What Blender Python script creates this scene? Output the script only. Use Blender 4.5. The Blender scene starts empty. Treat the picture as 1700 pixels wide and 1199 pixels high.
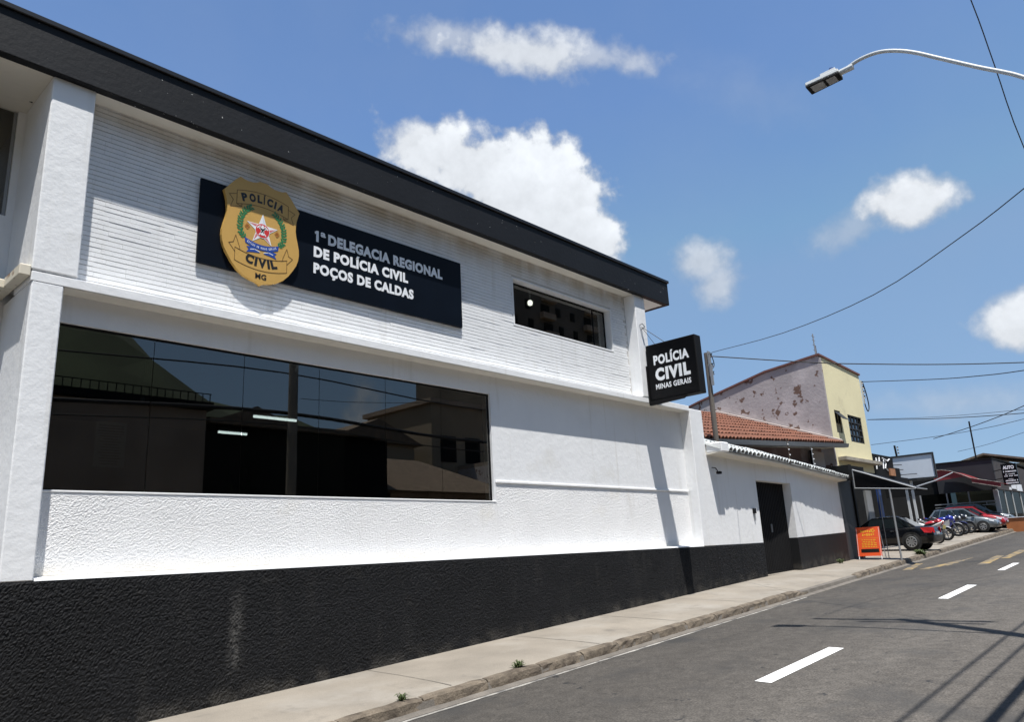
import bpy, bmesh, math, random
from mathutils import Vector, Matrix, noise as mnoise
random.seed(7)
R = math.radians
scn = bpy.context.scene
col = scn.collection

# ------------------------------------------------------------------ camera
cam_d = bpy.data.cameras.new('camera')
cam = bpy.data.objects.new('camera', cam_d); col.objects.link(cam)
cam_d.sensor_width = 36.0; cam_d.lens = 36.0 * 1253 / 1700
cam_d.clip_start = 0.05; cam_d.clip_end = 4000
_X = Vector((1192.0, 262.5, 1253.0)).normalized()
_Z = Vector((-250.0, -4859.5, 1253.0)); _Z = (_Z - _X * _Z.dot(_X)).normalized()
_Y = _Z.cross(_X)
right = Vector((_X[0], _Y[0], _Z[0])); down = Vector((_X[1], _Y[1], _Z[1])); fwd = Vector((_X[2], _Y[2], _Z[2]))
cam.matrix_world = Matrix(((right[0], -down[0], -fwd[0], 0), (right[1], -down[1], -fwd[1], 0), (right[2], -down[2], -fwd[2], 0), (0, 0, 0, 1)))
scn.camera = cam

# ------------------------------------------------------------------ exposure
scn.view_settings.view_transform = 'Standard'; scn.view_settings.look = 'None'
scn.view_settings.gamma = 1.0; scn.view_settings.exposure = 0.62
scn.view_settings.use_curve_mapping = False
scn.cycles.max_bounces = 8; scn.cycles.transparent_max_bounces = 12
scn.cycles.caustics_reflective = False; scn.cycles.caustics_refractive = False

# ------------------------------------------------------------------ sun
SUNV = Vector((-0.63, -1.0, 3.4)).normalized()
sd = bpy.data.lights.new('sun', 'SUN'); sd.energy = 4.6; sd.angle = R(0.53); sd.color = (1.0, 0.965, 0.91)
so = bpy.data.objects.new('sun', sd); col.objects.link(so)
so.rotation_euler = (-SUNV).to_track_quat('-Z', 'Y').to_euler(); so.location = (0, 0, 60)

# ------------------------------------------------------------------ sky
world = bpy.data.worlds.new('World'); scn.world = world; world.use_nodes = True
wt = world.node_tree; wn = wt.nodes; wl = wt.links
wn.clear()
def N(t, **k):
    n = wn.new(t)
    for a, b in k.items(): setattr(n, a, b)
    return n
def wm(op, a, b=None, c=None, clamp=False):
    n = N('ShaderNodeMath', operation=op, use_clamp=clamp)
    for i, v in enumerate((a, b, c)):
        if v is None: continue
        if isinstance(v, (int, float)): n.inputs[i].default_value = v
        else: wl.new(v, n.inputs[i])
    return n.outputs[0]
sky = N('ShaderNodeTexSky', sky_type='NISHITA')
sky.sun_disc = False
sky.sun_elevation = math.asin(SUNV.z); sky.sun_rotation = math.atan2(SUNV.x, SUNV.y)
sky.altitude = 900; sky.air_density = 1.1; sky.dust_density = 0.35; sky.ozone_density = 3.0
tc = N('ShaderNodeTexCoord')
nv = N('ShaderNodeVectorMath', operation='NORMALIZE'); wl.new(tc.outputs['Generated'], nv.inputs[0])
D = nv.outputs[0]
def noise(scale, detail=8, rough=0.55, off=(0, 0, 0)):
    mp = N('ShaderNodeMapping'); mp.inputs['Location'].default_value = off
    wl.new(D, mp.inputs[0])
    n = N('ShaderNodeTexNoise'); n.inputs['Scale'].default_value = scale
    n.inputs['Detail'].default_value = detail; n.inputs['Roughness'].default_value = rough
    wl.new(mp.outputs[0], n.inputs['Vector']); return n.outputs['Fac']
nA = noise(9.0, 3, 0.5); nB = noise(24.0, 3, 0.5, (3, 1, 2)); nC = noise(64.0, 4, 0.6, (5, 2, 1))
def dot(v):
    n = N('ShaderNodeVectorMath', operation='DOT_PRODUCT'); n.inputs[1].default_value = v; wl.new(D, n.inputs[0]); return n.outputs['Value']
def pix_dir(px, py):
    return (right * (px - 850) + down * (py - 599.5) + fwd * 1253).normalized()
dens_total = None
white_total = None
# each cloud: centre direction (as seen along the street), angular half sizes, tilt, density, softness, raggedness
CL = [((865, 84), .125, .030, 5, .92, .9, .75), ((745, 62), .10, .024, 4, .6, 1.0, .8), ((975, 92), .09, .022, 4, .65, 1.0, .8), ((780, 268), .118, .056, 20, 1.12, .40, .50), ((895, 322), .112, .072, 24, 1.18, .36, .46), ((980, 395), .066, .055, 30, 1.12, .40, .46), ((700, 235), .055, .040, 8, 1.0, .5, .5),
      ((1160, 435), .052, .038, 10, .72, .9, .6), ((1190, 472), .038, .036, 20, .66, .9, .6), ((1518, 332), .062, .042, -8, 1.12, .55, .42), ((1425, 378), .060, .026, -30, .40, 1.2, .8),
      ((1705, 532), .055, .042, -15, 1.0, .6, .45), ((1600, 668), .180, .034, -4, .45, 1.3, .35), ((1250, 150), .16, .05, 12, .14, 1.4, .4)]
for (pp, a, b, tilt, den, soft, rag) in CL:
    c = pix_dir(*pp)
    th = R(tilt)
    u0 = (right - c * right.dot(c)).normalized(); v0 = (-down + c * down.dot(c)); v0 = (v0 - u0 * v0.dot(u0)).normalized()
    u = u0 * math.cos(th) - v0 * math.sin(th); v = u0 * math.sin(th) + v0 * math.cos(th)
    uu = wm('DIVIDE', dot(tuple(u)), a); vv = wm('DIVIDE', dot(tuple(v)), b)
    r2 = wm('ADD', wm('MULTIPLY', uu, uu), wm('MULTIPLY', vv, vv))
    rr = wm('SQRT', r2)
    front = wm('GREATER_THAN', dot(tuple(c)), 0.3)
    # ragged edge from three octaves
    nz = wm('ADD', wm('MULTIPLY', wm('SUBTRACT', nA, .5), 2.6 * rag), wm('ADD', wm('MULTIPLY', wm('SUBTRACT', nB, .5), 1.9 * rag), wm('MULTIPLY', wm('SUBTRACT', nC, .5), .9 * rag)))
    f = wm('SUBTRACT', wm('ADD', 1.0, nz), rr)
    mr = N('ShaderNodeMapRange', interpolation_type='SMOOTHSTEP')
    wl.new(f, mr.inputs['Value']); mr.inputs['From Min'].default_value = -0.05; mr.inputs['From Max'].default_value = soft
    mr.inputs['To Max'].default_value = den
    d = wm('MULTIPLY', mr.outputs[0], front)
    dens_total = d if dens_total is None else wm('MAXIMUM', dens_total, d)
    sh = wm('MULTIPLY', d, wm('ADD', .72, wm('MULTIPLY', vv, .22)))
    white_total = sh if white_total is None else wm('MAXIMUM', white_total, sh)
# scattered cloud over the unseen sky, thickened to lift the ambient light
gen = noise(3.1, 9, 0.6, (1.7, 4.2, .3))
mg = N('ShaderNodeMapRange', interpolation_type='SMOOTHSTEP'); wl.new(gen, mg.inputs['Value'])
mg.inputs['From Min'].default_value = .53; mg.inputs['From Max'].default_value = .68
away = N('ShaderNodeMapRange', interpolation_type='SMOOTHSTEP'); wl.new(dot(tuple(fwd)), away.inputs['Value'])
away.inputs['From Min'].default_value = .62; away.inputs['From Max'].default_value = .45
gcl = wm('MULTIPLY', mg.outputs[0], away.outputs[0])
dens_total = wm('MAXIMUM', dens_total, gcl)
# faint veil so the blue is not perfectly even
veil = noise(4.0, 6, .6, (9, 9, 9))
mv = N('ShaderNodeMapRange'); wl.new(veil, mv.inputs['Value']); mv.inputs['From Min'].default_value = .4; mv.inputs['From Max'].default_value = .8; mv.inputs['To Max'].default_value = .07
dens_total = wm('MAXIMUM', dens_total, mv.outputs[0])
alpha = wm('MINIMUM', dens_total, 1.0)
lum = wm('ADD', .52, wm('MULTIPLY', wm('MINIMUM', wm('MAXIMUM', white_total, gcl), 1.15), .40))
detail = wm('ADD', .74, wm('ADD', wm('MULTIPLY', nB, .30), wm('MULTIPLY', nC, .22)))
lum = wm('MULTIPLY', lum, detail)
cc = N('ShaderNodeCombineColor'); wl.new(wm('MULTIPLY', lum, 6.0), cc.inputs[0]); wl.new(wm('MULTIPLY', lum, 6.3), cc.inputs[1]); wl.new(wm('MULTIPLY', lum, 6.7), cc.inputs[2])
mx = N('ShaderNodeMix', data_type='RGBA'); wl.new(alpha, mx.inputs['Factor']); tint = N('ShaderNodeMix', data_type='RGBA', blend_type='MULTIPLY'); tint.inputs['Factor'].default_value = 1.0; wl.new(sky.outputs[0], tint.inputs[6]); tint.inputs[7].default_value = (1.0, 1.08, 1.16, 1)
cap = N('ShaderNodeMix', data_type='RGBA', blend_type='DARKEN'); cap.inputs['Factor'].default_value = .78; wl.new(tint.outputs[2], cap.inputs[6]); cap.inputs[7].default_value = (1.45, 2.35, 3.7, 1)
wl.new(cap.outputs[2], mx.inputs[6]); wl.new(cc.outputs[0], mx.inputs[7])
bg = N('ShaderNodeBackground'); bg.inputs['Strength'].default_value = 0.104
wo = N('ShaderNodeOutputWorld'); wl.new(mx.outputs[2], bg.inputs[0]); wl.new(bg.outputs[0], wo.inputs[0])

# ================================================================== helpers
def tag(o, label=None, cat=None, group=None, kind=None):
    if label: o['label'] = label
    if cat: o['category'] = cat
    if group: o['group'] = group
    if kind: o['kind'] = kind
    return o
def thing(name, loc, label, cat, group=None, rz=0.0):
    o = bpy.data.objects.new(name, None); o.empty_display_size = .3; col.objects.link(o)
    o.location = loc; o.rotation_euler = (0, 0, rz)
    return tag(o, label, cat, group)
def org(o):
    p = Vector((0, 0, 0))
    while o is not None:
        p += o.location; o = o.parent
    return p
class MB:
    def __init__(s): s.v = []; s.f = []
    def quad(s, *p):
        b = len(s.v); s.v += [tuple(q) for q in p]; s.f.append(tuple(range(b, b + len(p)))); return s
    def hexa(s, p):          # 8 corners: bottom 4 ccw, top 4 ccw
        b = len(s.v); s.v += [tuple(q) for q in p]
        for q in ((3, 2, 1, 0), (4, 5, 6, 7), (0, 1, 5, 4), (1, 2, 6, 5), (2, 3, 7, 6), (3, 0, 4, 7)): s.f.append(tuple(b + i for i in q))
        return s
    def box(s, x0, x1, y0, y1, z0, z1):
        x0, x1 = sorted((x0, x1)); y0, y1 = sorted((y0, y1)); z0, z1 = sorted((z0, z1))
        return s.hexa([(x0, y0, z0), (x1, y0, z0), (x1, y1, z0), (x0, y1, z0), (x0, y0, z1), (x1, y0, z1), (x1, y1, z1), (x0, y1, z1)])
    def prism(s, pts, ext):  # planar polygon extruded by vector
        b = len(s.v); n = len(pts); e = Vector(ext)
        s.v += [tuple(p) for p in pts] + [tuple(Vector(p) + e) for p in pts]
        s.f.append(tuple(b + i for i in range(n))); s.f.append(tuple(b + n + i for i in reversed(range(n))))
        for i in range(n):
            j = (i + 1) % n; s.f.append((b + j, b + i, b + n + i, b + n + j))
        return s
    def tube(s, path, r, n=8, cap=True):
        path = [Vector(p) for p in path]; rs = r if isinstance(r, (list, tuple)) else [r] * len(path)
        b = len(s.v); up = None
        for i, p in enumerate(path):
            t = (path[min(i + 1, len(path) - 1)] - path[max(i - 1, 0)]).normalized()
            if up is None:
                up = Vector((0, 0, 1)) if abs(t.z) < .9 else Vector((1, 0, 0))
            a = t.cross(up).normalized(); c = a.cross(t).normalized(); up = c
            for k in range(n):
                g = 2 * math.pi * k / n
                s.v.append(tuple(p + (a * math.cos(g) + c * math.sin(g)) * rs[i]))
        for i in range(len(path) - 1):
            for k in range(n):
                k2 = (k + 1) % n
                s.f.append((b + i * n + k, b + i * n + k2, b + (i + 1) * n + k2, b + (i + 1) * n + k))
        if cap:
            s.f.append(tuple(b + k for k in reversed(range(n)))); e = b + (len(path) - 1) * n
            s.f.append(tuple(e + k for k in range(n)))
        return s
    def lathe(s, prof, c, axis='y', n=24):  # profile of (radius, offset along axis)
        b = len(s.v); c = Vector(c)
        for (r, o) in prof:
            for k in range(n):
                g = 2 * math.pi * k / n; A, B = r * math.cos(g), r * math.sin(g)
                d = {'y': (A, o, B), 'x': (o, A, B), 'z': (A, B, o)}[axis]
                s.v.append(tuple(c + Vector(d)))
        for i in range(len(prof) - 1):
            for k in range(n):
                k2 = (k + 1) % n; s.f.append((b + i * n + k, b + i * n + k2, b + (i + 1) * n + k2, b + (i + 1) * n + k))
        return s
    def loft(s, rings, close=True, cap=True):
        b = len(s.v); n = len(rings[0])
        for r in rings: s.v += [tuple(p) for p in r]
        for i in range(len(rings) - 1):
            for k in range(n if close else n - 1):
                k2 = (k + 1) % n; s.f.append((b + i * n + k, b + i * n + k2, b + (i + 1) * n + k2, b + (i + 1) * n + k))
        if cap and close:
            s.f.append(tuple(b + k for k in reversed(range(n)))); e = b + (len(rings) - 1) * n; s.f.append(tuple(e + k for k in range(n)))
        return s
    def mesh(s, name, off=(0, 0, 0), bevel=0, fix=True):
        me = bpy.data.meshes.new(name); o = Vector(off)
        me.from_pydata([tuple(Vector(p) - o) for p in s.v], [], s.f)
        bm = bmesh.new(); bm.from_mesh(me)
        if fix: bmesh.ops.recalc_face_normals(bm, faces=bm.faces)
        if bevel: bmesh.ops.bevel(bm, geom=list(bm.edges), offset=bevel, segments=1, affect='EDGES', clamp_overlap=True)
        bm.to_mesh(me); bm.free(); return me
    def build(s, name, mat, parent=None, smooth=False, bevel=0, local=False, loc=None, fix=True):
        off = (0, 0, 0) if local or parent is None else org(parent)
        if loc is not None and parent is None: off = loc
        me = s.mesh(name, off, bevel, fix); me.materials.append(mat)
        o = bpy.data.objects.new(name, me); col.objects.link(o)
        if parent is not None: o.parent = parent
        if loc is not None and parent is None: o.location = loc
        if smooth:
            for p in me.polygons: p.use_smooth = True
        return o
def obj(name, me, parent=None, loc=(0, 0, 0), rot=(0, 0, 0)):
    o = bpy.data.objects.new(name, me); col.objects.link(o); o.location = loc; o.rotation_euler = rot
    if parent is not None: o.parent = parent
    return o
def B(*a): return MB().box(*a)

# ------------------------------------------------------------------ materials
MATS = {}
def mat(name, c, rough=.7, var=0, vscale=3.0, c2=None, cscale=1.2, cmin=.5, cmax=.7, bump=0, bscale=40, bdetail=4, metal=0, spec=.5, fine=0, fscale=150, stretch=None, local=False, coat=0, c3=None):
    m = bpy.data.materials.new(name); m.use_nodes = True; t = m.node_tree; n = t.nodes; l = t.links
    p = n['Principled BSDF']; p.inputs['Roughness'].default_value = rough; p.inputs['Metallic'].default_value = metal
    p.inputs['Specular IOR Level'].default_value = spec; p.inputs['Coat Weight'].default_value = coat; p.inputs['Coat Roughness'].default_value = .06
    p.inputs['Base Color'].default_value = (*c, 1)
    src = None
    def coords():
        nonlocal src
        if src is None:
            if local:
                src = n.new('ShaderNodeTexCoord').outputs['Object']
            else:
                src = n.new('ShaderNodeNewGeometry').outputs['Position']
            if stretch:
                mp = n.new('ShaderNodeMapping'); mp.inputs['Scale'].default_value = stretch; l.new(src, mp.inputs[0]); src = mp.outputs[0]
        return src
    def nz(scale, detail=4, rough=.55, off=None):
        q = n.new('ShaderNodeTexNoise'); q.inputs['Scale'].default_value = scale; q.inputs['Detail'].default_value = detail; q.inputs['Roughness'].default_value = rough
        v = coords()
        if off:
            mp = n.new('ShaderNodeMapping'); mp.inputs['Location'].default_value = (off, off * .7, off * 1.3); l.new(v, mp.inputs[0]); v = mp.outputs[0]
        l.new(v, q.inputs['Vector']); return q.outputs['Fac']
    cur = None
    def mixc(f, a, b):
        q = n.new('ShaderNodeMix'); q.data_type = 'RGBA'; l.new(f, q.inputs['Factor'])
        for i, v in ((6, a), (7, b)):
            if isinstance(v, tuple): q.inputs[i].default_value = (*v, 1)
            else: l.new(v, q.inputs[i])
        return q.outputs[2]
    def mr(f, a, b, lo=0., hi=1.):
        q = n.new('ShaderNodeMapRange'); l.new(f, q.inputs['Value']); q.inputs['From Min'].default_value = a; q.inputs['From Max'].default_value = b
        q.inputs['To Min'].default_value = lo; q.inputs['To Max'].default_value = hi; return q.outputs[0]
    base = tuple(c)
    cur = base
    if var:
        d = tuple(x * (1 - var) for x in c); e = tuple(min(1, x * (1 + var)) for x in c)
        cur = mixc(mr(nz(vscale, 6), .3, .7), d, e)
    if fine:
        f = mr(nz(fscale, 2, .7, 3.1), .3, .7, 1 - fine, 1 + fine)
        q = n.new('ShaderNodeVectorMath'); q.operation = 'SCALE'
        if isinstance(cur, tuple): q.inputs[0].default_value = cur
        else: l.new(cur, q.inputs[0])
        l.new(f, q.inputs['Scale']); cur = q.outputs[0]
    if c2: cur = mixc(mr(nz(cscale, 8, .6, 7.7), cmin, cmax), cur, tuple(c2))
    if c3: cur = mixc(mr(nz(c3[1], 8, .62, 15.3), c3[2], c3[3]), cur, tuple(c3[0]))
    if not isinstance(cur, tuple): l.new(cur, p.inputs['Base Color'])
    if bump:
        b = n.new('ShaderNodeBump'); b.inputs['Strength'].default_value = 1.0; b.inputs['Distance'].default_value = bump
        l.new(nz(bscale, bdetail, .6, 1.9), b.inputs['Height']); l.new(b.outputs[0], p.inputs['Normal'])
    m['h'] = 1; MATS[name] = m; return m
def weather(m, kind):
    # rain streaks, road splash and rubbed marks: dirt with shapes of its own
    t = m.node_tree; n = t.nodes; l = t.links; p = n['Principled BSDF']; src = p.inputs['Base Color'].links[0].from_socket
    g = n.new('ShaderNodeNewGeometry'); sx = n.new('ShaderNodeSeparateXYZ'); l.new(g.outputs['Position'], sx.inputs[0])
    def M(op, a, b=None, c=None):
        q = n.new('ShaderNodeMath'); q.operation = op
        for i_, v in enumerate((a, b, c)):
            if v is None: continue
            if isinstance(v, (int, float)): q.inputs[i_].default_value = v
            else: l.new(v, q.inputs[i_])
        return q.outputs[0]
    def NZ(sc, scale, d=4):
        mp = n.new('ShaderNodeMapping'); mp.inputs['Scale'].default_value = sc; l.new(g.outputs['Position'], mp.inputs[0]); q = n.new('ShaderNodeTexNoise'); q.inputs['Scale'].default_value = scale; q.inputs['Detail'].default_value = d; l.new(mp.outputs[0], q.inputs['Vector']); return q.outputs['Fac']
    def MR(v, a, b, lo=0., hi=1.):
        q = n.new('ShaderNodeMapRange'); q.interpolation_type = 'SMOOTHSTEP'; l.new(v, q.inputs['Value']); q.inputs['From Min'].default_value = a; q.inputs['From Max'].default_value = b; q.inputs['To Min'].default_value = lo; q.inputs['To Max'].default_value = hi; return q.outputs[0]
    def MIX(f, a, col_):
        q = n.new('ShaderNodeMix'); q.data_type = 'RGBA'; l.new(f, q.inputs['Factor']); l.new(a, q.inputs[6]); q.inputs[7].default_value = (*col_, 1); return q.outputs[2]
    if kind == 'brick':
        f = M('MULTIPLY', M('MULTIPLY', MR(sx.outputs['Z'], 4.75, 5.35), MR(NZ((1, 1, .25), 2.2, 6), .38, .66)), .62); src = MIX(f, src, (.47, .39, .29))
        f = MR(NZ((1, 1, 1.4), 9.0, 3), .745, .765); src = MIX(M('MULTIPLY', f, M('MULTIPLY', MR(sx.outputs['Z'], 4.2, 5.2), .8)), src, (.16, .12, .08))
        f = M('MULTIPLY', MR(NZ((4, 4, .4), 1.8), .58, .8), .30); src = MIX(f, src, (.50, .48, .43))
    elif kind == 'stucco':
        f = M('MULTIPLY', M('MULTIPLY', MR(sx.outputs['Z'], .20, .02), MR(NZ((1, 1, 1), 1.6, 6), .30, .62)), .5); src = MIX(f, src, (.64, .57, .45))
        f = M('MULTIPLY', MR(NZ((4, 4, .4), 1.5), .56, .8), .28); src = MIX(f, src, (.55, .53, .48))
    elif kind == 'white':
        f = M('MULTIPLY', MR(NZ((5, 5, .35), 1.6), .56, .78), .30); src = MIX(f, src, (.52, .50, .45))
        f = M('MULTIPLY', MR(NZ((1, 1, 1), .7, 6), .55, .75), .16); src = MIX(f, src, (.60, .62, .63))
    else:
        h = M('SUBTRACT', sx.outputs['Z'], M('MULTIPLY_ADD', sx.outputs['X'], .046, -1.60)); nz = NZ((1, 1, 1), 4.0, 6)
        f = M('MULTIPLY', M('MULTIPLY', MR(h, .22, .0), MR(nz, .35, .7)), .45); src = MIX(f, src, (.10, .092, .080))
        f = M('MULTIPLY', MR(NZ((3, 3, .6), 1.3, 5), .55, .8), .35); src = MIX(f, src, (.035, .034, .032))
        # one long pale rub mark left of centre
        dx = M('ABSOLUTE', M('SUBTRACT', sx.outputs['X'], M('MULTIPLY_ADD', sx.outputs['Z'], .02, 4.42))); z_ = M('MULTIPLY', MR(sx.outputs['Z'], -.10, -.6), MR(sx.outputs['Z'], -1.25, -.85))
        f = M('MULTIPLY', M('MULTIPLY', MR(dx, .13, .0), z_), MR(NZ((1, 1, 1), 22, 3), .25, .8)); src = MIX(M('MULTIPLY', f, .55), src, (.17, .165, .155))
    l.new(src, p.inputs['Base Color'])
WHITE = (.80, .81, .82)
m_smooth = mat('white_paint_smooth', WHITE, .6, var=.03, vscale=1.5, bump=.006, bscale=9, c2=(.66, .65, .61), cscale=.9, cmin=.62, cmax=.85)
m_stucco = mat('white_stucco', (.79, .79, .79), .75, var=.03, vscale=2, bump=.006, bscale=90, bdetail=4, c2=(.72, .69, .62), cscale=1.1, cmin=.62, cmax=.9)
m_brick = mat('white_painted_brick', (.79, .80, .81), .6, var=.04, vscale=4, bump=.003, bscale=60, c2=(.62, .60, .54), cscale=2.2, cmin=.66, cmax=.86)
m_joint = mat('brick_joint', (.56, .55, .53), .9, var=.10)
m_soffit = mat('soffit_paint', (.74, .71, .64), .7, var=.05, vscale=1.2, bump=.004, bscale=8)
m_black_stucco = mat('black_stucco', (.0068, .0072, .0086), .7, var=.25, vscale=1.3, bump=.008, bscale=80, bdetail=4, spec=.25, c2=(.022, .021, .019), cscale=2.0, cmin=.62, cmax=.85)
weather(m_smooth, 'white'); weather(m_stucco, 'stucco'); weather(m_soffit, 'white'); weather(m_black_stucco, 'black')
weather(m_brick, 'brick')
m_fascia = mat('black_fascia', (.008, .009, .0115), .6, var=.2, vscale=1.2, bump=.004, bscale=14, spec=.25, c2=(.5, .5, .48), cscale=16, cmin=.70, cmax=.715)
m_cap = mat('black_metal_cap', (.010, .010, .012), .35)
m_panel = mat('navy_black_panel', (.0022, .0045, .0095), .45, var=.2, vscale=2, spec=.12)
m_black = mat('black_gloss', (.003, .003, .004), .35, spec=.15)
m_blackm = mat('black_matt', (.006, .006, .007), .7, var=.2, spec=.2)
m_gold = mat('gold_print', (.56, .335, .085), .45, var=.03)
m_goldline = mat('gold_outline', (.16, .085, .02), .5)
m_ink = mat('black_print', (.008, .008, .008), .45)
m_wht = mat('white_print', (.80, .82, .85), .45)
m_red = mat('red_print', (.60, .03, .03), .45); m_red2 = mat('pale_red_print', (.62, .20, .20), .45)
m_green = mat('green_print', (.015, .20, .07), .45); m_blue = mat('blue_print', (.015, .06, .32), .45)
m_orange_p = mat('brown_print', (.42, .17, .03), .45)
m_conc = mat('pavement_concrete', (.235, .208, .172), .9, var=.16, vscale=1.1, fine=.14, fscale=90, bump=.006, bscale=30, c2=(.29, .268, .235), cscale=.8, cmin=.50, cmax=.72, c3=((.15, .135, .115), 2.2, .58, .78))
m_kerb = mat('kerb_stone', (.145, .118, .088), .95, var=.3, vscale=5, fine=.25, fscale=60, bump=.012, bscale=40, c2=(.060, .046, .034), cscale=4, cmin=.48, cmax=.66)
m_gutter = mat('gutter_concrete', (.14, .125, .108), .95, var=.25, vscale=4, fine=.2, fscale=60, bump=.006, bscale=30)
m_asph = mat('asphalt', (.096, .087, .077), .88, var=.20, vscale=7, fine=.45, fscale=48, bump=.010, bscale=70, bdetail=3, c2=(.060, .058, .056), cscale=.7, cmin=.52, cmax=.70, c3=((.036, .035, .035), 4.2, .645, .69), spec=.3)
def lanes(m):
    t = m.node_tree; n = t.nodes; l = t.links; p = n['Principled BSDF']; src = p.inputs['Base Color'].links[0].from_socket
    g = n.new('ShaderNodeNewGeometry'); sx = n.new('ShaderNodeSeparateXYZ'); l.new(g.outputs['Position'], sx.inputs[0])
    mp = n.new('ShaderNodeMapping'); mp.inputs['Scale'].default_value = (.10, 1.3, 1); l.new(g.outputs['Position'], mp.inputs[0])
    nz = n.new('ShaderNodeTexNoise'); nz.inputs['Scale'].default_value = 1.0; nz.inputs['Detail'].default_value = 5; l.new(mp.outputs[0], nz.inputs['Vector'])
    ad = n.new('ShaderNodeMath'); ad.operation = 'MULTIPLY_ADD'; l.new(nz.outputs['Fac'], ad.inputs[0]); ad.inputs[1].default_value = 2.4; l.new(sx.outputs['Y'], ad.inputs[2])
    mr = n.new('ShaderNodeMapRange'); l.new(ad.outputs[0], mr.inputs['Value']); mr.inputs['From Min'].default_value = 4.3; mr.inputs['From Max'].default_value = 6.0; mr.inputs['To Min'].default_value = 1.10; mr.inputs['To Max'].default_value = .72
    st = n.new('ShaderNodeMapRange'); l.new(nz.outputs['Fac'], st.inputs['Value']); st.inputs['From Min'].default_value = .35; st.inputs['From Max'].default_value = .65; st.inputs['To Min'].default_value = .86; st.inputs['To Max'].default_value = 1.10
    mm = n.new('ShaderNodeMath'); mm.operation = 'MULTIPLY'; l.new(mr.outputs[0], mm.inputs[0]); l.new(st.outputs[0], mm.inputs[1])
    v = n.new('ShaderNodeVectorMath'); v.operation = 'SCALE'; l.new(src, v.inputs[0]); l.new(mm.outputs[0], v.inputs['Scale']); l.new(v.outputs[0], p.inputs['Base Color'])
lanes(m_asph)
m_line = mat('white_road_paint', (.80, .80, .78), .7, var=.06, vscale=3, fine=.14, fscale=130, c2=(.40, .40, .39), cscale=9, cmin=.60, cmax=.74)
m_lineold = mat('worn_road_paint', (.30, .285, .26), .85, var=.25, vscale=3, fine=.3, fscale=50, c2=(.11, .105, .10), cscale=4, cmin=.45, cmax=.60)
m_yel = mat('worn_yellow_paint', (.34, .235, .085), .8, var=.2, vscale=4, c2=(.09, .085, .08), cscale=2.8, cmin=.40, cmax=.56)
m_earth = mat('ground_earth', (.16, .13, .09), .95, var=.2, vscale=.4)
m_alu = mat('grey_metal', (.30, .31, .32), .5, metal=.3); m_galv = mat('galvanised', (.55, .57, .57), .5)
m_dgrey = mat('dark_grey_paint', (.020, .021, .024), .6, var=.12, vscale=2, bump=.004, bscale=30)
m_dark = mat('dark_wall', (.007, .0075, .008), .8, var=.3, vscale=1.4, spec=.2)
m_tile_o = mat('clay_tile', (.165, .062, .034), .85, var=.28, vscale=2.4, c2=(.10, .045, .03), cscale=2.2, cmin=.52, cmax=.72, fine=.12, fscale=50)
m_tile_w = mat('painted_tile', (.44, .46, .46), .8, var=.12, vscale=3, c2=(.20, .19, .17), cscale=3.5, cmin=.56, cmax=.75)
m_mauve = mat('peeling_mauve_wall', (.37, .340, .342), .85, var=.12, vscale=.7, c2=(.50, .46, .46), cscale=.55, cmin=.5, cmax=.62, c3=((.14, .085, .065), 2.6, .580, .60), bump=.01, bscale=9)
m_cream = mat('cream_wall', (.80, .73, .47), .8, var=.05, vscale=.8, c2=(.50, .45, .30), cscale=1.0, cmin=.6, cmax=.85, bump=.004, bscale=20)
m_ochre = mat('ochre_wall', (.27, .225, .165), .85, var=.15, vscale=.6)
m_brown = mat('brown_wall', (.30, .24, .19), .85, var=.2, vscale=.8)
m_pole = mat('concrete_pole', (.13, .115, .10), .9, var=.15, vscale=3)
m_wood = mat('weathered_wood', (.16, .12, .085), .9, var=.3, vscale=5)
m_wire = mat('cable_black', (.02, .02, .022), .6)
m_porc = mat('insulator', (.045, .04, .045), .35)
m_rust = mat('rusty_edge', (.66, .61, .50), .85, c2=(.22, .11, .05), cscale=7, cmin=.55, cmax=.62)
m_sign_or = mat('orange_sign', (.80, .10, .025), .5)
m_yellowp = mat('yellow_print', (.85, .50, .03), .5)
m_redcanvas = mat('red_canvas', (.17, .012, .015), .6, var=.1)
m_board = mat('pale_billboard', (.60, .66, .74), .5, var=.03)
m_orangewall = mat('orange_wall', (.42, .15, .05), .8, var=.12, vscale=2)
m_bluep = mat('blue_panel', (.02, .06, .22), .5)
m_plant = mat('leaf', (.06, .085, .025), .6, var=.3, vscale=9); m_leafd = mat('leaf_dark', (.03, .06, .02), .6, var=.3, vscale=9)
m_rubber = mat('rubber', (.012, .012, .012), .8); m_rim = mat('alloy', (.60, .61, .62), .3, metal=.8)
m_chrome = mat('chrome', (.7, .7, .7), .15, metal=1)
m_carblk = mat('car_black', (.003, .0035, .005), .25, coat=.35, spec=.3); m_carsil = mat('car_silver', (.20, .22, .23), .3, metal=.55, coat=.6); m_carred = mat('car_red', (.33, .008, .012), .3, coat=.8)
m_cargrey = mat('car_dark_grey', (.05, .06, .065), .3, metal=.3, coat=.8)
m_carglass = mat('car_glass', (.010, .014, .016), .06, spec=.8)
m_lens = mat('lens_clear', (.62, .64, .66), .12, spec=.8); m_lensr = mat('lens_red', (.45, .01, .01), .15)
m_plate = mat('plate_yellow', (.62, .52, .20), .5); m_plateg = mat('plate_grey', (.5, .5, .5), .5)
m_mblue = mat('moto_blue', (.015, .025, .26), .25, coat=.8); m_mwhite = mat('moto_white', (.66, .66, .68), .3, coat=.5); m_mred = mat('moto_red', (.42, .015, .02), .3, coat=.5); m_mdark = mat('moto_dark', (.016, .018, .030), .3, coat=.5); m_mgrey = mat('moto_grey', (.20, .21, .23), .35, metal=.4)
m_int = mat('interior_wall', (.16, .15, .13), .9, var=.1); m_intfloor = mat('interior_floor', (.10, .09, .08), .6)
m_paper = mat('paper', (.30, .29, .26), .9)
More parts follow.
